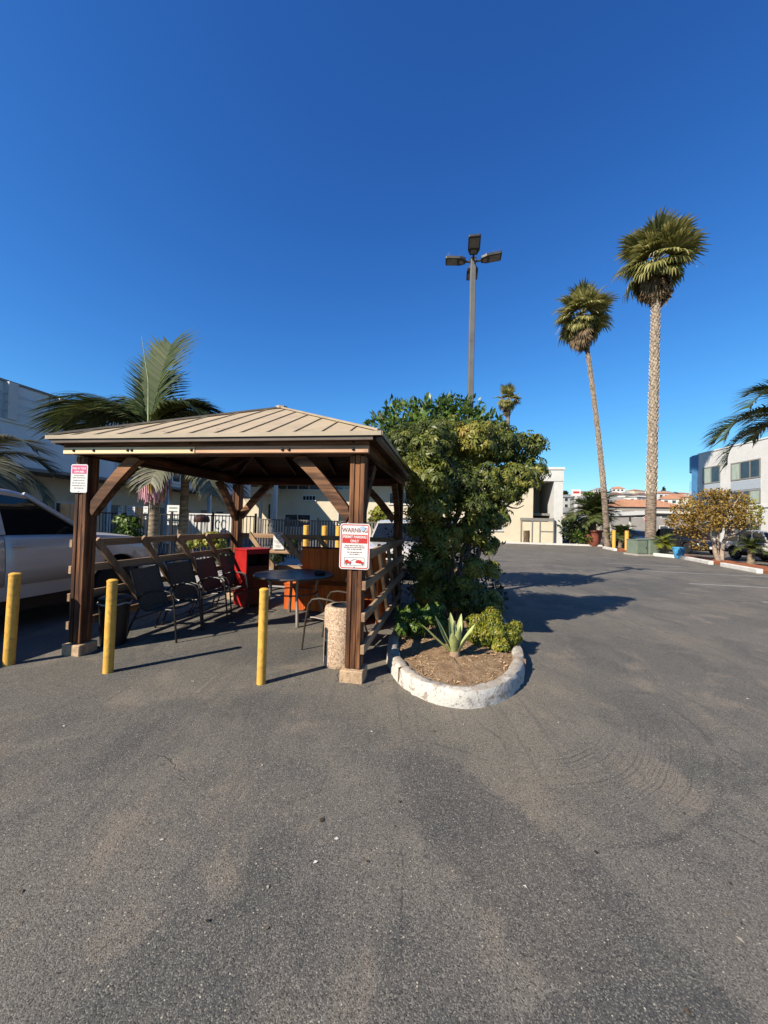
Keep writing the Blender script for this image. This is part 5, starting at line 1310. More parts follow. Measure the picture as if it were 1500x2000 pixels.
    for s in (-1, 1):
        q = MB(); q.box((L / 2 - .045, s * hf * .78, zf - .15), (.12, hf * .40, .13)); q.build('headlight', M['headlight'], e, bevel=.02, seg=2)
        q = MB(); q.box((-L / 2 + .02, s * hf * .90, zr - .20), (.07, hf * .20, .28)); q.build('taillight', M['taillight'], e, bevel=.015)
        xm = xa - .22; q = MB(); q.box((xm, s * (W_ / 2 + .10), za + .09), (.10, .20, .16)); q.build('mirror', S.get('mirror', paint), e, bevel=.03, seg=2)
        q = MB(); q.bar((xm, s * (W_ / 2 - .05), za + .0), (xm, s * (W_ / 2 + .06), za + .06), .05, .04); q.build('mirror_arm', M['trim_black'], e)
    q = MB(); q.box((L / 2 + .073, 0, sill + .13), (.008, .30, .15)); q.build('number_plate', M['sign_white'], e)
    q = MB(); q.box((-L / 2 - .073, 0, sill + .16), (.008, .30, .15)); q.build('number_plate', M['sign_white'], e)
    for x in S.get('racks', ()):
        pass
    return e
PICKUP = dict(L=5.7, W=1.98, H=1.94, rw=.42, wheels=(1.78, -1.75), sill=.45, deck=[(-2.85, 1.30), (-.80, 1.30), (-.78, 1.33), (1.15, 1.31), (1.28, 1.30), (2.0, 1.25), (2.5, 1.15), (2.75, 1.02), (2.85, .9)],
              cab=(1.24, .34, -.80, -.92), pillars=(.0,), doors=((.02, 1.16, .16), (-.86, .005, -.70)), bumper=M['chrome'], mirror=M['trim_black'])
SUV = dict(L=4.35, W=1.76, H=1.66, rw=.345, wheels=(1.36, -1.30), sill=.40, deck=[(-2.17, 1.02), (.72, 1.02), (.85, 1.0), (1.9, .95), (2.1, .90), (2.17, .80)], cab=(.78, .32, -1.98, -2.12), pillars=(-.20, -1.05), doors=((-.22, .72, -.08), (-1.02, -.235, -.88)), tumble=.84, cladding=.20, mirror=M['trim_black'], handle=M['trim_black'])
CROSS = dict(L=4.6, W=1.85, H=1.68, rw=.36, wheels=(1.40, -1.36), sill=.34, deck=[(-2.3, 1.0), (-1.9, 1.06), (.8, 1.02), (1.0, 1.0), (1.9, .90), (2.2, .78), (2.3, .66)], cab=(1.0, .22, -1.75, -2.15), pillars=(-.18, -1.15), doors=((-.20, .88, -.05), (-1.1, -.215, -.95)), tumble=.76)
SEDAN = dict(L=4.6, W=1.80, H=1.44, rw=.325, wheels=(1.38, -1.36), sill=.27, deck=[(-2.3, .90), (-1.7, .96), (.85, .92), (1.0, .90), (1.9, .78), (2.2, .68), (2.3, .58)], cab=(1.02, .25, -.95, -1.62), pillars=(-.25,), doors=((-.24, .88, -.08), (-1.12, -.255, -.98)), tumble=.74)
VAZ = math.atan2(V.y, V.x)
# the pickup: right flank on the line x = -4.8 + .165 (y - 5), nose pointing away
fl = Vector((-4.8, 5.0, 0)); W2 = PICKUP['W'] / 2
ctr = fl - U * W2 + V * (1.68 - 1.78)
vehicle('pickup_truck', 'pearl white pickup truck parked left of the gazebo railing', 'pickup', ctr, VAZ, M['paint_silver'], PICKUP)
vehicle('white_car', 'white car parked behind the gazebo, half hidden by the tree', 'car', (0.55, 12.6, 0), VAZ + math.pi + rad(4), M['paint_white'], CROSS)
# row of cars beyond the far planting strip, noses toward the camera
WA = math.atan2(-.995, -.08); wd = Vector((.08, .995, 0)); wn_ = Vector((.995, -.08, 0))
RG = 'cars parked beyond the right planting strip'
def rowcar(name, label, cat, y, off, paint, S): 
    c = Vector((19.5, 19.6, 0)) + wd * (y - 19.6) + wn_ * (S['W'] / 2 + off)
    vehicle(name, label, cat, c, WA, paint, S, RG)
rowcar('white_suv', 'white boxy four wheel drive with black lower body behind the autumn tree', 'car', 20.3, 0.0, M['paint_white'], SUV)
rowcar('black_car', 'black car facing the blue pot, left of the autumn tree', 'car', 26.8, 0.0, M['paint_black'], CROSS)
rowcar('navy_car', 'dark blue car behind the tallest palm trunk', 'car', 33.5, 0.3, M['paint_navy'], SEDAN)
vehicle('white_van', 'pale car roof behind the black car beside the tallest palm', 'car', (25.5, 32.5, 0), WA, M['paint_white'], CROSS)
vehicle('dark_car', 'dark blue car seen left of the leaning palm trunk', 'car', (19.6, 40.5, 0), rad(100), M['paint_navy'], CROSS)
# ------------------------------------------------------------------ buildings
class Wall:
    """a vertical facade plane; local x along it, local -y toward the viewer"""
    def __init__(s, name, label, cat, O, d, group=None):
        s.O = Vector(O); s.d = Vector((d[0], d[1], 0)).normalized(); s.y = Vector((-s.d.y, s.d.x, 0))
        s.e = empty(name, s.O, math.atan2(s.d.y, s.d.x), label, cat, group)
    def hit(s, px, py):
        r = ray(px, py); E0 = Vector((0, 0, EYE)); t = (s.O - E0).dot(s.y) / r.dot(s.y); p = E0 + r * t
        return (p - s.O).dot(s.d), p.z
    def box(s, name, m, x0, x1, z0, z1, y0, y1, parent=None, bevel=0):
        q = MB(); q.box2((x0, y0, z0), (x1, y1, z1)); return q.build(name, m, parent or s.e, bevel=bevel)
    def pbox(s, name, m, px0, py0, px1, py1, y0, y1, parent=None):
        a, b = s.hit(px0, (py0 + py1) / 2)[0], s.hit(px1, (py0 + py1) / 2)[0]; zm = s.hit((px0 + px1) / 2, py0)[1]; zn = s.hit((px0 + px1) / 2, py1)[1]
        return s.box(name, m, min(a, b), max(a, b), min(zm, zn), max(zm, zn), y0, y1, parent)
    def window(s, x0, x1, z0, z1, n=2, frame=None, fw=0.07, sill=True, curtain=()):
        frame = frame or M['white_trim']
        q = MB(); yo = -0.05
        q.box2((x0, yo, z0), (x0 + fw, .02, z1)); q.box2((x1 - fw, yo, z0), (x1, .02, z1)); q.box2((x0 + fw, yo, z0), (x1 - fw, .02, z0 + fw)); q.box2((x0 + fw, yo, z1 - fw), (x1 - fw, .02, z1))
        for k in range(1, n):
            x = x0 + (x1 - x0) * k / n; q.box2((x - fw / 2, yo, z0 + fw), (x + fw / 2, .02, z1 - fw))
        w = q.build('window', frame, s.e)
        for k in range(n):
            a = x0 + (x1 - x0) * k / n + fw / 2; b = x0 + (x1 - x0) * (k + 1) / n - fw / 2
            q = MB(); q.box2((a, -.025, z0 + fw), (b, .005, z1 - fw)); q.build('pane', M['curtain'] if k in curtain else M['glass'], w)
        if sill: q = MB(); q.box2((x0 - .05, -.11, z0 - .06), (x1 + .05, .0, z0 - .004)); q.build('sill', frame, w)
        return w
    def pwindow(s, px0, py0, px1, py1, **kw):
        pm = (py0 + py1) / 2; a, b = s.hit(px0, pm)[0], s.hit(px1, pm)[0]; z1 = s.hit((px0 + px1) / 2, py0)[1]; z0 = s.hit((px0 + px1) / 2, py1)[1]
        return s.window(min(a, b), max(a, b), z0, z1, **kw)

# left motel wing: runs away from the camera, faces right
Wl = Wall('motel_wing', 'two storey motel wing in shade with white posts, left of the gazebo', 'building', (-16.5 + .165 * 14.2 / .986, 14.2, 0), V)
LW0, LW1 = -15.0, 18.0
Wl.box('upper_wall', M['shaded_plaster'], LW0, LW1, 3.35, 4.98, 0.0, 7.0)
Wl.box('parapet', M['shaded_plaster'], LW0, LW1, 4.98, 6.45, 0.12, .32)
Wl.box('parapet_cap', M['grey_trim'], LW0, LW1, 6.45, 6.53, 0.06, .38)
Wl.box('ledge', M['white_trim'], LW0, LW1, 4.95, 5.05, -0.06, .115)
Wl.box('balcony_soffit', M['grey_trim'], LW0, LW1, 3.22, 3.345, -0.25, 6.9)
Wl.box('ground_wall', M['cream'], LW0, LW1, 0, 3.215, 1.5, 7.0)
for px in (20, 119, 204, -90, -240):
    x = Wl.hit(px, 800)[0]; Wl.box('parapet_post', M['white_plaster'], x - .16, x + .16, 5.055, 6.445, -.12, .115)
for x in np.arange(LW0 + 1.2, LW1 - 1, 2.2): Wl.box('panel_joint', M['grey_trim'], x - .012, x + .012, 5.06, 6.44, .108, .1195)
for k_ in range(3): Wl.box('handrail', M['rim'], LW0, LW1, 5.35 + k_ * .32, 5.375 + k_ * .32, -.06, -.035)
for x in (-9.4, -4.6, -.9, 5.5, 9.4, 13.0): Wl.window(x - .7, x + .7, 3.62, 4.72, n=2)
for x in (-12, -8, -4, .4, 4.4, 8.4, 12.4, 16.4):
    Wl.box('ground_post', M['white_plaster'], x - .1, x + .1, 0, 3.215, -.15, .05)
for i, x in enumerate((-10.2, -6.2, -2.2, 2.2, 6.2, 10.2, 14.2)):
    q = MB(); q.box2((x - .48, 1.44, .02), (x + .48, 1.495, 2.12)); dr = q.build('door', M['grey_trim'], Wl.e)
    q = MB(); q.box2((x + .34, 1.40, 1.0), (x + .42, 1.44, 1.08)); q.build('handle', M['rim'], dr)
    q = MB(); q.box2((x + .9, 1.42, .9), (x + 2.3, 1.495, 2.15)); w_ = q.build('window', M['white_trim'], Wl.e)
    q = MB(); q.box2((x + .98, 1.405, .98), (x + 1.57, 1.419, 2.07)); q.build('pane', M['glass'], w_)
    q = MB(); q.box2((x + 1.63, 1.405, .98), (x + 2.22, 1.419, 2.07)); q.build('pane', M['glass'], w_)

# back building across the far end
O = P(1098, 1050, 34.0); O.z = 0
Wb = Wall('motel_back_wing', 'cream stucco two storey motel block across the far end of the car park', 'building', O, U)
xR = 0.0; xL = -31.0
hd = Wb.hit(1080, 940)[1]; TOP = Wb.hit(1090, 915)[1]
xo0, xo1 = Wb.hit(1041, 1000)[0], Wb.hit(1081, 1000)[0]
Wb.box('front_wall', M['cream'], xL, xo0, 0, hd, 0, .35)
Wb.box('end_pier', M['white_plaster'], xo1, xR, 0, hd, -.06, 7)
Wb.box('header_band', M['white_plaster'], xL, xR + .05, hd + .003, TOP - .12, -.10, 7)
Wb.box('cornice', M['white_trim'], xL, xR + .12, TOP - .117, TOP + .10, -.17, 7.05)
Wb.box('stair_back_wall', M['cream'], xL, xo1, 0, hd, 5.5, 5.8)
Wb.box('stair_side_wall', M['cream'], xo0 - .3, xo0 - .004, 0, hd - .004, .352, 5.5)
Wb.box('landing', M['grey_trim'], xo0, xo1 - .004, 2.55, 2.75, 1.2, 5.49)
# gate and low panels in front of the stair
for a, b in ((1018, 1037), (1038, 1052), (1053, 1078)):
    Wb.pbox('gate_panel', M['cream'], a, 1019, b, 1062, -.34, -.28)
for a in (1016.5, 1037.5, 1052.5, 1079):
    Wb.pbox('gate_post', M['grey_trim'], a - .9, 1012, a + .9, 1062, -.40, -.24)
Wb.pbox('gate_rail', M['grey_trim'], 1015, 1012, 1080, 1017.5, -.405, -.235)
Wb.pbox('gate_rail', M['grey_trim'], 1053, 1037, 1078, 1039, -.37, -.25)
# windows upstairs and below, seen under the gazebo roof
Wb.pwindow(540, 937, 626, 957, n=4); Wb.pwindow(637, 937, 690, 957, n=3); Wb.pwindow(440, 940, 505, 960, n=3)
Wb.pwindow(556, 1004, 607, 1030, n=2); Wb.pwindow(660, 1000, 700, 1025, n=2); Wb.pwindow(395, 985, 440, 1010, n=2)
for px in (760, 850, 940): Wb.pwindow(px, 962, px + 42, 985, n=2); Wb.pwindow(px, 1010, px + 42, 1036, n=2)
v_ = Wb.pbox('wall_vent', M['white_trim'], 591, 967, 618, 979, -.10, 0)
for k in range(4): Wb.pbox('louvre', M['dark'], 593 + k * 6.2, 969, 597.6 + k * 6.2, 976.5, -.13, -.101, v_)
Wb.pbox('porch_roof', M['white_trim'], 506, 954, 546, 966, -1.6, 0)
for a in (521, 543): Wb.pbox('porch_post', M['white_plaster'], a - 2, 966, a + 2, 1050, -1.5, -1.2)
Wb.pbox('porch_door', M['dark'], 524, 985, 538, 1046, -.04, 0)
Wb.pbox('gallery_fascia', M['white_plaster'], 360, 944, 455, 964, -1.3, 0)
for a in (366, 413, 452): Wb.pbox('gallery_post', M['white_plaster'], a - 2, 964, a + 2, 1048, -1.25, -1.0)
xg = Wb.hit(587, 960)[0]; Wb.box('gallery_roof', M['white_trim'], xL, xg, 4.95, 5.2, -5.6, -.004)
for px in (415, 470, 521, 583): x = Wb.hit(px, 1000)[0]; Wb.box('gallery_column', M['white_plaster'], x - .12, x + .12, 0, 4.948, -5.3, -5.06)
xe = Wb.hit(840, 950)[0]; Wb.box('eave', M['white_trim'], xL, xe, hd + .006, hd + .25, -2.3, -.104)
Wb.pbox('upper_block', M['white_plaster'], 150, 797, 300, 960, 1.5, 6)
Wb.pbox('upper_block_cap', M['white_trim'], 148, 792, 302, 796.8, 1.3, 6.2)
# pots and stumps at its foot
def pot(name, label, loc, r, h, m, cat='pot', grp=None):
    e = empty(name, loc, 0, label, cat, grp)
    q = MB(); q.lathe([(r * .62, 0), (r * .72, h * .1), (r * .98, h * .7), (r * .95, h * .86), (r * 1.08, h * .88), (r * 1.08, h), (r * .9, h), (r * .86, h * .9)], 20); q.build('body', m, e, smooth=True)
    q = MB(); q.lathe([(0, h * .9), (r * .88, h * .9)], 20); q.build('soil', M['soil'], e)
    return e
def stump(label, loc, r, h, seed, grp='log stumps by the far kerb'):
    rnd = random.Random(seed); e = empty('log_stump', loc, 0, label, 'stump', grp)
    q = MB(); q.lathe([(r * 1.1, 0), (r * rnd.uniform(.9, 1.02), h * .3), (r * rnd.uniform(.9, 1.02), h * .7), (r * .95, h), (0, h * 1.01)], 11); q.build('bark', M['bark_wood'], e, smooth=True, angle=50)
    q = MB(); q.lathe([(r * .82, h * 1.005), (r * .8, h * 1.03), (0, h * 1.035)], 11); q.build('cut_face', M['palewood'], e)
    return e
p = G(1016, 1058); pot('clay_pot', 'red clay pot before the gate at the cream building', (p.x, p.y - .3, 0), .34, .62, M['clay'])
for px, h, sd, lb_ in ((1026, 1.15, 1, 'tall log stump before the stair gate, beside the red pot'), (1035, 1.0, 2, 'log stump before the stair gate, right of the tallest one'), (1117, .75, 3, 'log stump at the far kerb under the dark purple bush'), (1133, .6, 4, 'short log stump left of the potted sago palm')):
    p = G(px, 1061); stump(lb_, (p.x, p.y - .2, 0), .30 if px < 1100 else .33, h, sd)
e = empty('hose_reel', (G(1058, 1060).x, G(1058, 1060).y - .2, 0), GRZ, 'round white hose reel leaning by the gate of the cream building', 'hose reel')
q = MB(Matrix.Translation((0, 0, .42)) @ Matrix.Rotation(rad(90), 4, 'X')); q.lathe([(.16, -.1), (.4, -.1), (.4, -.06), (.17, -.05), (.17, .05), (.4, .06), (.4, .1), (.16, .1)], 20); q.build('drum', M['white_trim'], e, smooth=True)
q = MB(); q.box((0, 0, .03), (.5, .4, .06)); q.build('foot', M['trim_black'], e)

# right hand white building, facade faces left
Ow = Vector((30.9, 37.6, 0)); Wr = Wall('white_building', 'white modern three storey building with grey blue windows at right', 'building', Ow, (-.08, -.997))
x0 = Wr.hit(1364, 950)[0]; x1 = x0 + 20; HT = Wr.hit(1366, 888)[1]
Wr.box('wall', M['white_plaster'], x0, x1, 0, HT, 0, 14)
Wr.box('parapet_cap', M['white_trim'], x0 - .05, x1, HT + .003, HT + .12, -.06, .5)
for a in ((1373, 911, 1407, 944, 2, (0,)), (1428, 900, 1486, 936, 3, (0,))):
    Wr.pwindow(*a[:4], n=a[4], frame=M['grey_trim'], fw=.10, sill=False, curtain=a[5])
for a in ((1373, 945.5, 1407, 962), (1428, 938, 1486, 956)): Wr.pbox('spandrel', M['spandrel'], *a, -.04, 0)
for a in ((1373, 963.5, 1407, 990, 2, ()), (1428, 957.5, 1486, 985, 3, (2,)), (1428, 1020, 1486, 1055, 3, ()), (1373, 1020, 1407, 1050, 2, ())):
    Wr.pwindow(*a[:4], n=a[4], frame=M['grey_trim'], fw=.10, sill=False, curtain=a[5])
zz = Wr.hit(1495, 988)[1]; Wr.box('string_course', M['white_trim'], x0, x1, zz - .12, zz + .12, -.10, -.002)
Wr.box('corner_fin', M['blue_panel'], x0 - .9, x0 - .004, 0, HT + .05, -.02, 3)
# rounded blue bay with glazed balconies beyond the fin
q = MB(); n = 10; arc = [(x0 - .9 - 2.2 * math.sin(t * math.pi / 2), .1 + 3.0 * (1 - math.cos(t * math.pi / 2))) for t in np.linspace(0, 1, n)]
zt, zb = HT + .03, Wr.hit(1345, 922)[1]
q.prism(arc + [(x0 - .9, 3.2)], (0, 0, zb), (1, 0, 0), (0, 1, 0), (0, 0, 1), zt - zb); q.build('bay', M['blue_panel'], Wr.e)
z2 = Wr.hit(1345, 960)[1]; q = MB(); q.prism(arc + [(x0 - .9, 3.2)], (0, 0, z2 - .3), (1, 0, 0), (0, 1, 0), (0, 0, 1), .3); q.build('balcony_slab', M['white_trim'], Wr.e)
q = MB(); q.strip([(a, b, z2 + .01) for a, b in arc], [(a, b, z2 + 1.05) for a, b in arc]); q.build('balustrade', M['glasstop'], Wr.e)
q = MB(); q.box2((x0 - 2.2, 3.25, 0), (x0 - .9, 4, HT)); q.build('rear_wall', M['cream'], Wr.e)

# ------------------------------------------------------------------ fences at left rear
def fence(name, label, px0, px1, Y0, z, m, step, wd_, npan, thin=.02):
    a = P(px0, 1000, Y0); a.z = 0
    r_ = ray(px1, 1000); n_ = Vector((-V.x, -V.y, 0)); t = (a - Vector((0, 0, EYE))).dot(n_) / r_.dot(n_); b = Vector((0, 0, EYE)) + r_ * t; b.z = 0
    L = (b - a).length; e = empty(name, a, math.atan2((b - a).y, (b - a).x), label, 'fence')
    for k in range(npan + 1):
        q = MB(); q.box((L * k / npan, 0, z / 2 + .03), (.06, .06, z + .06)); q.build('post', m, e)
    for k in range(npan):
        x0_, x1_ = L * k / npan + .032, L * (k + 1) / npan - .032
        for zz_ in (.14, z - .06):
            q = MB(); q.box2((x0_, -.018, zz_ - .02), (x1_, .018, zz_ + .02)); q.build('rail', m, e)
        q = MB(); x = x0_ + step / 2
        while x < x1_: q.box((x, .0, z / 2), (wd_, thin, z - .05)); x += step
        o = q.build('pickets', m, e); o['kind'] = 'stuff'
    return e
fence('iron_fence', 'black iron picket fence behind the left railing and palms', 185, 500, 15.2, 1.72, M['iron'], .14, .022, 4)
fence('weathered_fence', 'weathered grey picket fence behind the three yellow posts', 505, 745, 16.0, 1.62, M['weathered_fence'], .12, .065, 4)
def board(label, px0, py0, px1, py1, Y, rows, seed, m=None):
    a, b = P(px0, py1, Y), P(px1, py0, Y); c = (a + b) / 2
    e = empty('notice_board', c, GRZ, label, 'notice', 'notices on the iron fence'); w, h = abs(b.x - a.x), abs(b.z - a.z)
    q = MB(); q.box((0, 0, 0), (w, .02, h)); q.build('sheet', m or M['sign_white'], e)
    r_ = random.Random(seed)
    for k in range(rows):
        z = h * (.36 - .72 * k / max(1, rows - 1)); ww = w * r_.uniform(.5, .8); q = MB(); q.box((0, -.012, z), (ww, .004, h * .06)); q.build('print', M['teal_ink'], e)
board('small white notice on the iron fence, nearest the pickup', 230, 990, 240, 1009, 14.9, 3, 1); board('square white notice on the iron fence above the bush', 247, 990, 265, 1010, 14.9, 4, 2)
board('white notice on the iron fence hugging the king palm trunk', 279, 989, 290, 1014, 14.9, 3, 4); board('large pale notice board on the iron fence between two palm trunks', 324, 987, 352, 1025, 14.9, 5, 5)
e = empty('mural_panel', P(411, 1045, 17.5), GRZ, 'long pale panel with dark curls behind the iron fence', 'panel')
q = MB(); q.box((0, 0, .5), (2.2, .05, .95)); q.build('sheet', M['white_plaster'], e)
for x in (.35, .65):
    q = MB(); q.tube([(x + .11 * math.cos(k), -.03, .5 + .2 * math.sin(k)) for k in np.linspace(.5, 5.4, 12)], .03, 6); q.build('curl', M['teal_ink'], e)
e = empty('maroon_grill', P(393, 1045, 16.6), GRZ, 'maroon covered grill behind the iron fence', 'grill')
q = MB(); q.lathe([(.30, .55), (.33, .62), (.30, .78), (.15, .88), (0, .9)], 14); q.build('hood', M['maroon'], e, smooth=True)
for a in range(3): q = MB(); q.tube([(.2 * math.cos(a * 2.1), .2 * math.sin(a * 2.1), .56), (.3 * math.cos(a * 2.1), .3 * math.sin(a * 2.1), -.8)], .02, 6); q.build('leg', M['iron'], e)

# pale pavement between railing and fence
m = MB(); a, b, c, d = gz(-6.5, 2.9, .03), gz(1.3, 2.9, .03), gz(1.3, 10.5, .03), gz(-9.5, 10.5, .03); m.add([a, b, c, d], [(0, 1, 2, 3)])
tag(m.build('pavement', M['paving']), 'pale concrete pavement behind the gazebo', kind='structure')

# ------------------------------------------------------------------ shrubs round the fence
def bush(name, label, lst, m, seed, dens=2600, L=.07, Wd=.02, grp=None, kind='rosette'):
    lob = pxl(lst); c = np.mean([np.array(p_) for p_, r in lob], axis=0); base = (c[0], c[1], 0.0)
    return tree(name, label, 'shrub', base, [tuple(np.array(p_)) for p_, r in lob[:4]], lob, dens, kind, m, M['trunk'], seed, L, Wd, .02, branches=8, k=6, group=grp, r1=.005)
SG = 'shrubs behind the gazebo'
bush('leafy_shrub', 'pale green shrub under the notices beside the pickup bonnet', [(240, 1020, 11.5, .30), (255, 1022, 11.5, .28), (245, 1045, 11.5, .35), (262, 1050, 11.5, .3)], M['leaf_green'], 60, 800, .11, .03, SG)
bush('leafy_shrub', 'yellow green shrub behind the left railing near the back post', [(392, 1056, 10.5, .22), (412, 1052, 10.5, .26), (428, 1060, 10.5, .2), (372, 1064, 10.6, .18)], M['leaf_lime'], 61, 1200, .09, .025, SG)
bush('leafy_shrub', 'dark shrub behind the red cabinet and paper notice', [(430, 1085, 9.6, .22), (455, 1078, 9.6, .22), (540, 1085, 9.6, .26), (570, 1062, 9.8, .22), (520, 1090, 9.7, .2), (500, 1080, 9.7, .24)], M['leaf_dark'], 62, 1400, .09, .025, SG)
bush('leafy_shrub', 'yellow green bush beside the white car, right of the gazebo post', [(742, 1004, 17, .42), (756, 1012, 17, .40), (735, 1018, 17, .4), (750, 1028, 17, .5)], M['leaf_lime'], 63, 700, .16, .05, SG)

# ------------------------------------------------------------------ far right planting strip
strip_px = [(1560, 1135), (1500, 1121), (1420, 1106), (1330, 1090), (1290, 1085), (1232, 1081), (1190, 1073)]
edge = [G(a, b) for a, b in strip_px]
m = MB(); n = len(edge); A = [p + Z * .09 for p in edge]; B = [p + Vector((1.35, .1, .11)) for p in edge]; m.strip(A, B)
A2 = [p + Vector((-.003, 0, 0)) for p in edge]; m.strip([p + Z * .0 for p in A2], [p + Z * .09 for p in A2])
tag(m.build('planting_strip', M['red_mulch']), 'strip of red mulch below the palms and autumn tree', kind='structure')
def kerbseg(a, b, name='kerb_block'):
    a, b = G(*a), G(*b); d = (b - a).normalized(); q = MB()
    q.bar(a + Z * .09 + Vector((-.02, 0, 0)), b + Z * .09 + Vector((-.02, 0, 0)), .20, .19); o = q.build(name, M['kerb_white'], bevel=.03, seg=2); tag(o, kind='structure'); return o
M['kerb_white'] = mat('kerb_white', (0.72, 0.70, 0.65), .8, var=.08, scale=3, dirt=.2, dirtc=(.45, .38, .3))
kerbseg((1486, 1121), (1412, 1107)); kerbseg((1390, 1103.5), (1331, 1091.5)); kerbseg((1321, 1090.5), (1262, 1084.5)); kerbseg((1203, 1076.5), (1180, 1072)); kerbseg((1600, 1146), (1512, 1127))
# far kerb along the back
q = MB(); a, b = G(1176, 1067.5), G(985, 1061); q.bar(a + Z * .07, b + Z * .07, .16, .15); tag(q.build('kerb_far', M['kerb_white']), kind='structure')
m = MB(); m.add([a + Vector((0, .1, .03)), b + Vector((0, .1, .03)), b + Vector((-.6, 2.2, .03)), a + Vector((0, 5.0, .03))], [(0, 1, 2, 3)]); tag(m.build('far_pavement', M['paving']), kind='structure')

# transformer boxes
bx_ = P(1244, 1083, 22.6); bx_.z = 0
e = empty('transformer_box', (15.75, 22.9, 0), rad(4), 'low green utility transformer box before the tallest palm', 'utility box')
q = MB(); q.box((0, .1, .05), (2.0, 1.2, .10)); q.build('pad', M['concrete'], e)
for xx, ww, hh, dd in ((-.62, .66, .80, .9), (.36, 1.20, .86, 1.05)):
    q = MB(); q.box((xx, .08, .10 + hh / 2), (ww, dd, hh)); c_ = q.build('cabinet', M['transformer'], e, bevel=.015)
    q = MB(); q.box((xx, .08, .10 + hh + .02), (ww + .05, dd + .05, .04)); q.build('lid', M['transformer'], c_, bevel=.01)
    q = MB(); q.box((xx, .08 - dd / 2 - .012, .10 + hh / 2), (ww - .10, .02, hh - .10)); dr = q.build('door', M['transformer'], c_, bevel=.005)
    q = MB(); q.box((xx + ww * .3, .08 - dd / 2 - .035, .10 + hh * .5), (.05, .03, .12)); q.build('handle', M['rim'], dr)
# blue glazed pot with a tufted plant
FR_SM = frond_mesh('frond_small', M['leaf_palm'], 1.0, 22, .34, 1.2, .35, 6, wleaf=.018, vee=.4)
FR_SMY = frond_mesh('frond_small_lime', M['leaf_lime'], 1.0, 22, .34, 1.2, .35, 7, wleaf=.02, vee=.4)
p = G(1325, 1090); pe = pot('blue_pot', 'bright blue glazed pot at the kerb', (p.x - .25, p.y - .35, 0), .28, .62, M['blue_glaze'])
def tuft(name, label, loc, z, n, me, sc, seed, trunk=None, el0=75, el1=10, cat='plant', grp=None):
    rnd = random.Random(seed); e = empty(name, loc, 0, label, cat, grp)
    if trunk: q = MB(); q.tube([(0, 0, -.03), (.02, 0, z * .5), (0, 0, z)], [trunk * 1.15, trunk, trunk * 1.05], 12); q.build('trunk', M['king_trunk'], e, smooth=True)
    for i in range(n): place_frond(me, e, i * 137.5 + rnd.uniform(-15, 15), el0 + (el1 - el0) * i / n + rnd.uniform(-8, 8), (0, 0, z), sc * rnd.uniform(.8, 1.15))
    return e
q_ = G(1310, 1075); tuft('feathery_palm', 'small feathery palm standing behind the blue pot', (p.x - .15, p.y + 1.0, 0), 0.75, 16, FR_SMY, .7, 1, .10, 70, -5, 'palm')
p = G(1470, 1107); tuft('stubby_palm', 'stubby palm with grey trunk in the red mulch at right', (p.x + .2, p.y + .3, .1), 0.72, 24, FR_SM, .62, 2, .13, 80, 0, 'palm')
p = G(1213, 1073); tuft('small_cycad', 'small cycad between the two yellow posts', (p.x + .4, p.y + .6, .1), .95, 26, FR_SM, 1.05, 3, .22, 80, 0, 'cycad')
p = G(1160, 1066); pt = pot('clay_planter', 'large red brown clay planter at the far kerb', (p.x - .4, p.y - .5, 0), .75, 1.35, M['clay'])
tuft('sago_palm', 'sago palm growing out of the clay planter', (p.x - .4, p.y - .5, 1.22), 1.5, 34, FR_SM, 2.2, 4, .26, 80, -10, 'palm')
bush('purple_bush', 'dark purple leaved bush at the far kerb corner', [(1112, 1032, 33, .7), (1122, 1024, 33, .6), (1106, 1024, 33, .5), (1118, 1045, 33, .6)], M['leaf_dark'], 64, 420, .3, .09, None, 'leaf')
bush('green_bush', 'bright green bush left of the clay planter', [(1135, 1035, 32.6, .6), (1142, 1048, 32.4, .55), (1130, 1050, 32.5, .5)], M['leaf_green'], 65, 480, .3, .08, None, 'leaf')

# autumn tree
LA = [(1345, 998, 19.2, .72), (1385, 985, 19.3, .85), (1425, 985, 19.3, .80), (1458, 1000, 19.4, .70), (1332, 1022, 19.1, .60), (1372, 1018, 19.0, .80), (1420, 1010, 19.0, .75), (1462, 1018, 19.2, .52), (1348, 1038, 19.1, .42), (1398, 1016, 19.0, .45), (1440, 1024, 19.2, .36), (1365, 1062, 19.0, .35), (1405, 968, 19.3, .45), (1312, 1018, 19.1, .3)]
def t_aut(p_, n_, i, rng):
    t = np.clip(.42 + rng.normal(size=len(p_)) * .2 + .12 * np.sin(p_[:, 0] * 2.2) * np.sin(p_[:, 2] * 2.6), 0, .88)
    g_ = (p_[:, 0] > 18.0) & (rng.random(len(p_)) < np.clip((p_[:, 0] - 17.8) * 1.3, 0, .85))
    return np.where(g_, rng.uniform(.9, 1.0, len(p_)), t)
b_ = G(1395, 1098)
tree('autumn_tree', 'rounded tree with golden orange leaves before the white four wheel drive', 'tree', (b_.x + .1, b_.y, .08), [tuple(P(1380, 1045, 19.2)), tuple(P(1400, 1040, 19.2)), tuple(P(1420, 1045, 19.2))], pxl(LA), 1600, 'leaf', M['leaf_autumn'], M['pale_trunk'], 70, .125, .036, .11, t_aut, avoid=False, branches=30, r1=.015)

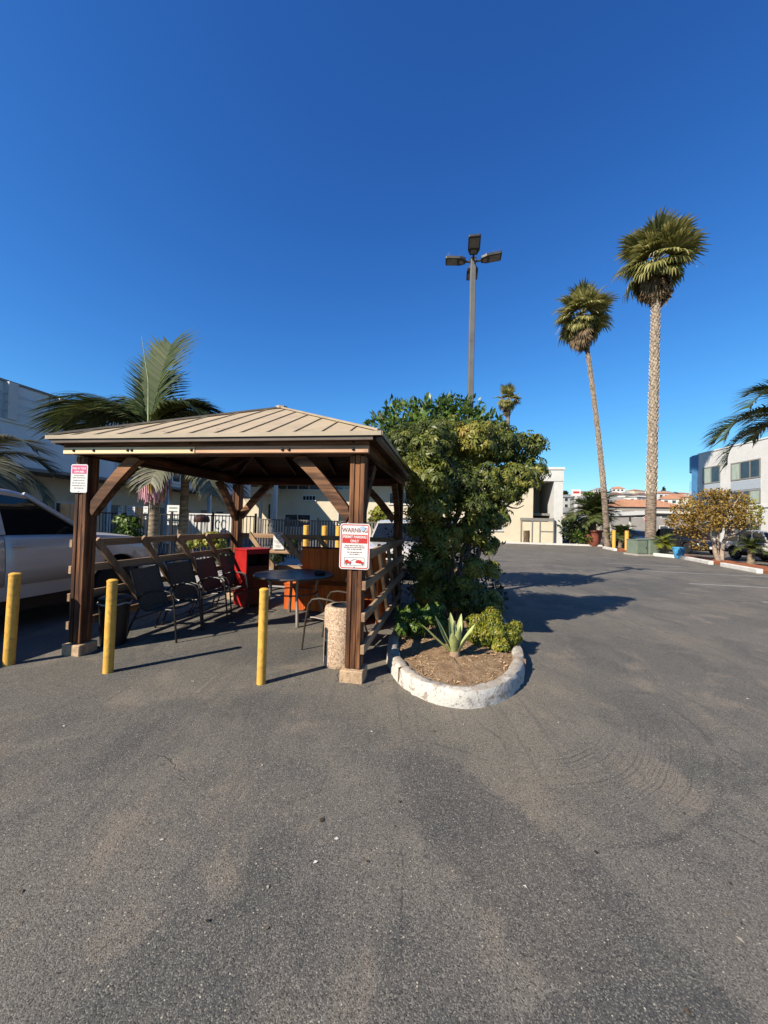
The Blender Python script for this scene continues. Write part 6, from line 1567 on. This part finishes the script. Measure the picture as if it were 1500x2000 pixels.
# ------------------------------------------------------------------ street beyond
e = empty('stop_sign', P(1264, 1045, 36.5), rad(4), 'red octagonal stop sign beside the tallest palm trunk', 'sign'); e.location.z = 0
q = MB(); q.tube([(0, .03, 0), (0, .03, 2.75)], .035, 8); q.build('pole', M['rim'], e)
oc = [(.40 * math.cos(rad(22.5 + 45 * k)), .40 * math.sin(rad(22.5 + 45 * k))) for k in range(8)]
q = MB(); q.prism(oc, (0, -.01, 2.5), EX, EY, EZ_, .01); q.build('plate', M['sign_white'], e)
q = MB(); q.prism([(a * .93, b * .93) for a, b in oc], (0, -.022, 2.5), EX, EY, EZ_, .006); q.build('face', M['sign_red'], e)
text('lettering', 'STOP', .30, M['sign_white'], e, Matrix.Translation((0, -.032, 2.5)) @ TXT, bold=.006)
p = P(1124, 1000, 56); e = empty('pylon_sign', (p.x, 56, 0), rad(-8), 'white box sign with red lettering on a tall white pole', 'sign')
zt = P(1124, 956, 56).z; zb = P(1124, 969, 56).z
q = MB(); q.box((0, 0, zb / 2), (.34, .34, zb)); q.build('pole', M['white_trim'], e)
q = MB(); q.box((0, 0, (zt + zb) / 2), (1.25, .4, zt - zb)); q.build('box', M['white_trim'], e)
q = MB(); q.box((0, -.21, (zt + zb) / 2 + .05), (.85, .02, .28)); q.build('red_lettering', M['sign_red'], e)
# carport canopy
a = P(1128, 995, 58); b = P(1275, 1008, 38)
e = empty('carport', ((a.x + b.x) / 2, (a.y + b.y) / 2, 0), math.atan2((b - a).y, (b - a).x), 'white flat roofed carport behind the two tall palms', 'carport')
L = math.hypot(b.x - a.x, b.y - a.y); zc = 3.25
q = MB(); q.box((0, 3, zc), (L, 6.5, .22)); q.build('roof', M['white_trim'], e)
q = MB(); q.box((0, -.27, zc - .05), (L + .06, .05, .42)); q.build('fascia', M['white_trim'], e)
for k in range(5): q = MB(); q.box((-L / 2 + .5 + (L - 1) * k / 4, .4, zc / 2 - .1), (.16, .16, zc - .2)); q.build('post', M['white_trim'], e)
def house(name, label, c, rz, w, d, h, rh, wm, rm, wins, group=None, flat=False):
    e = empty(name, c, rz, label, 'house', group)
    q = MB(); q.box((0, 0, h / 2 - 1), (w, d, h + 2)); q.build('wall', wm, e)
    o = .35; 
    if flat: q = MB(); q.box((0, 0, h + .15), (w + .4, d + .4, .3))
    else:
        ins = min(w, d) * .38
        q = MB(); q.add([(-w / 2 - o, -d / 2 - o, h), (w / 2 + o, -d / 2 - o, h), (w / 2 + o, d / 2 + o, h), (-w / 2 - o, d / 2 + o, h), (-w / 2 + ins, 0, h + rh), (w / 2 - ins, 0, h + rh)], [(0, 1, 5, 4), (1, 2, 5), (2, 3, 4, 5), (3, 0, 4), (3, 2, 1, 0)])
    q.build('roof', rm, e)
    for x, z, ww, hh in wins:
        q = MB(); q.box((x, -d / 2 - .03, z), (ww + .24, .08, hh + .24)); f_ = q.build('window', M['white_trim'], e)
        q = MB(); q.box((x, -d / 2 - .08, z), (ww, .04, hh)); q.build('pane', M['glass'], f_)
        q = MB(); q.box((-w / 2 - .03, x * d / w, z), (.08, ww + .2, hh + .2)); f_ = q.build('window', M['white_trim'], e)
        q = MB(); q.box((-w / 2 - .08, x * d / w, z), (.04, ww, hh)); q.build('pane', M['glass'], f_)
    return e
p = P(1262, 1000, 72); house('grey_house', 'grey two storey house with terracotta roof behind the carport', (p.x + 1, 76, 0), rad(-18), 13, 9, 5.6, 1.7, M['grey_wall'], M['terracotta'], ((-4.5, 4.2, 1.0, 1.1), (-1, 4.2, 1.2, 1.1), (3.2, 4.2, 1.2, 1.1), (-3, 1.4, 1.4, 1.2), (3, 1.4, 1.2, 1.4)))
p = P(1122, 1000, 80); house('tan_shop', 'low tan shop with pale flat roof behind the pylon sign', (p.x, 84, 0), rad(-10), 12, 9, 4.4, 1.3, M['cream'], M['grey_roof'], ((-3.5, 2, 2.4, 1.6), (0, 2, 2.4, 1.6), (3.5, 2, 2.4, 1.6)))
# hillside with houses
def hz_(x, y):
    t = min(1, max(0, (y - 84) / 236))
    return 26.5 * t + 1.6 * math.sin(x * .045) * t + 1.2 * math.sin(y * .05 + x * .03) * t - .6 * (1 - min(1, max(0, (y - 85) / 15)))
q = MB(); nx, ny = 50, 40; X_ = np.linspace(-60, 420, nx); Y_ = np.linspace(82, 620, ny)
q.add([(x, y, hz_(x, y)) for y in Y_ for x in X_], [(j * nx + i, j * nx + i + 1, (j + 1) * nx + i + 1, (j + 1) * nx + i) for j in range(ny - 1) for i in range(nx - 1)])
tag(q.build('hill', M['hill'], smooth=True, angle=80), 'low residential hillside beyond the car park', kind='structure')
WM = [M['white_plaster'], M['cream'], M['grey_wall'], M['white_trim']]; RM = [M['terracotta'], M['grey_roof'], M['grey_trim']]
M['brown_roof'] = mat('brown_roof', (.20, .12, .085), .85, var=.2, scale=3); RM.append(M['brown_roof'])
hs = [(1108, 170, 0, 1), (1126, 200, 1, 0), (1146, 150, 2, 1), (1160, 190, 0, 3), (1172, 240, 1, 0), (1186, 165, 3, 1), (1200, 215, 0, 3), (1205, 290, 0, 0), (1222, 250, 2, 1), (1234, 180, 0, 2), (1240, 300, 1, 0), (1252, 230, 0, 3), (1290, 210, 0, 0), (1300, 270, 1, 1), (1310, 170, 0, 0), (1322, 240, 3, 3), (1330, 300, 0, 0), (1140, 270, 0, 3), (1110, 250, 3, 2), (1168, 300, 0, 1), (1215, 150, 3, 0), (1320, 200, 1, 0)]
WN = ['white', 'cream', 'grey', 'pale']; RN = ['terracotta', 'grey', 'dark flat', 'brown']
where = ['left of the pylon sign', 'behind the pylon sign', 'right of the pylon sign', 'left of the leaning palm trunk', 'behind the leaning palm trunk', 'just right of the leaning palm', 'midway between the two palm trunks', 'on the skyline between the palms', 'left of the tallest palm trunk', 'close behind the carport', 'on the skyline left of the tallest palm', 'behind the tallest palm trunk', 'right of the tallest palm trunk', 'above the grey house', 'behind the autumn tree edge', 'below the blue bay', 'on the skyline right of the tallest palm', 'high up left of the leaning palm', 'high up beside the cream pier', 'on the skyline by the leaning palm', 'low down between the palms', 'above the autumn tree']
rnd = random.Random(12)
for i, (px, Y, wi, ri) in enumerate(hs):
    p = P(px, 1000, Y); w = rnd.uniform(8, 13); h = rnd.uniform(3.6, 6.2)
    house('hill_house', '%s hillside house with %s roof %s' % (WN[wi], RN[ri], where[i]), (p.x, Y, hz_(p.x, Y)), rad(rnd.uniform(-25, 25)), w, rnd.uniform(7, 10), h, rnd.uniform(1.3, 2.2), WM[wi], RM[ri], [(x, z, 1.3, 1.2) for x in (-w * .3, 0.2, w * .3) for z in ((1.6, 4.3) if h > 5 else (1.8,))], 'houses on the hillside', flat=(ri == 2))
ht = [(1105, 290, 5, 'dark round tree on the skyline beside the cream pier'), (1135, 160, 5.5, 'green tree on the hillside right of the pylon sign'), (1150, 230, 6, 'tall tree on the hillside before the leaning palm'), (1158, 175, 4.5, 'olive tree on the hillside, nearest the leaning palm'), (1200, 310, 6, 'broad dark tree crown on the skyline between the palms'), (1228, 165, 4, 'green tree low on the hillside between the palms'), (1246, 320, 5, 'dark tree on the skyline left of the tallest palm'), (1296, 300, 7, 'dark conical conifer on the skyline right of the tallest palm'), (1318, 280, 5, 'dark round tree on the skyline nearest the blue bay'), (1285, 160, 4, 'small green tree above the grey house')]
for i, (px, Y, h, lb_) in enumerate(ht):
    p = P(px, 1000, Y); z0 = hz_(p.x, Y); c = np.array((p.x, Y, z0)); k = h / 6
    lob = [(tuple(c + np.array([rnd.uniform(-1, 1) * k * 1.6, rnd.uniform(-1, 1) * k, h * .72 + rnd.uniform(-.5, .5) * k * 2])), 1.7 * k * rnd.uniform(.8, 1.2)) for _ in range(6)]
    if i == 7: lob = [(tuple(c + np.array([0, 0, z])), r_) for z, r_ in ((2.5, 2.4), (4.5, 1.9), (6.5, 1.4), (8.3, .9), (9.6, .5))]
    tree('hill_tree', lb_, 'tree', tuple(c), [tuple(c + np.array([0, 0, h * .6]))], lob, 130, 'leaf', M['leaf_dark'] if i in (0, 4, 6, 7, 8) else M['leaf_green'], M['trunk'], 80 + i, .9, .35, .25, avoid=False, branches=6, group='trees on the hillside', r1=.06)
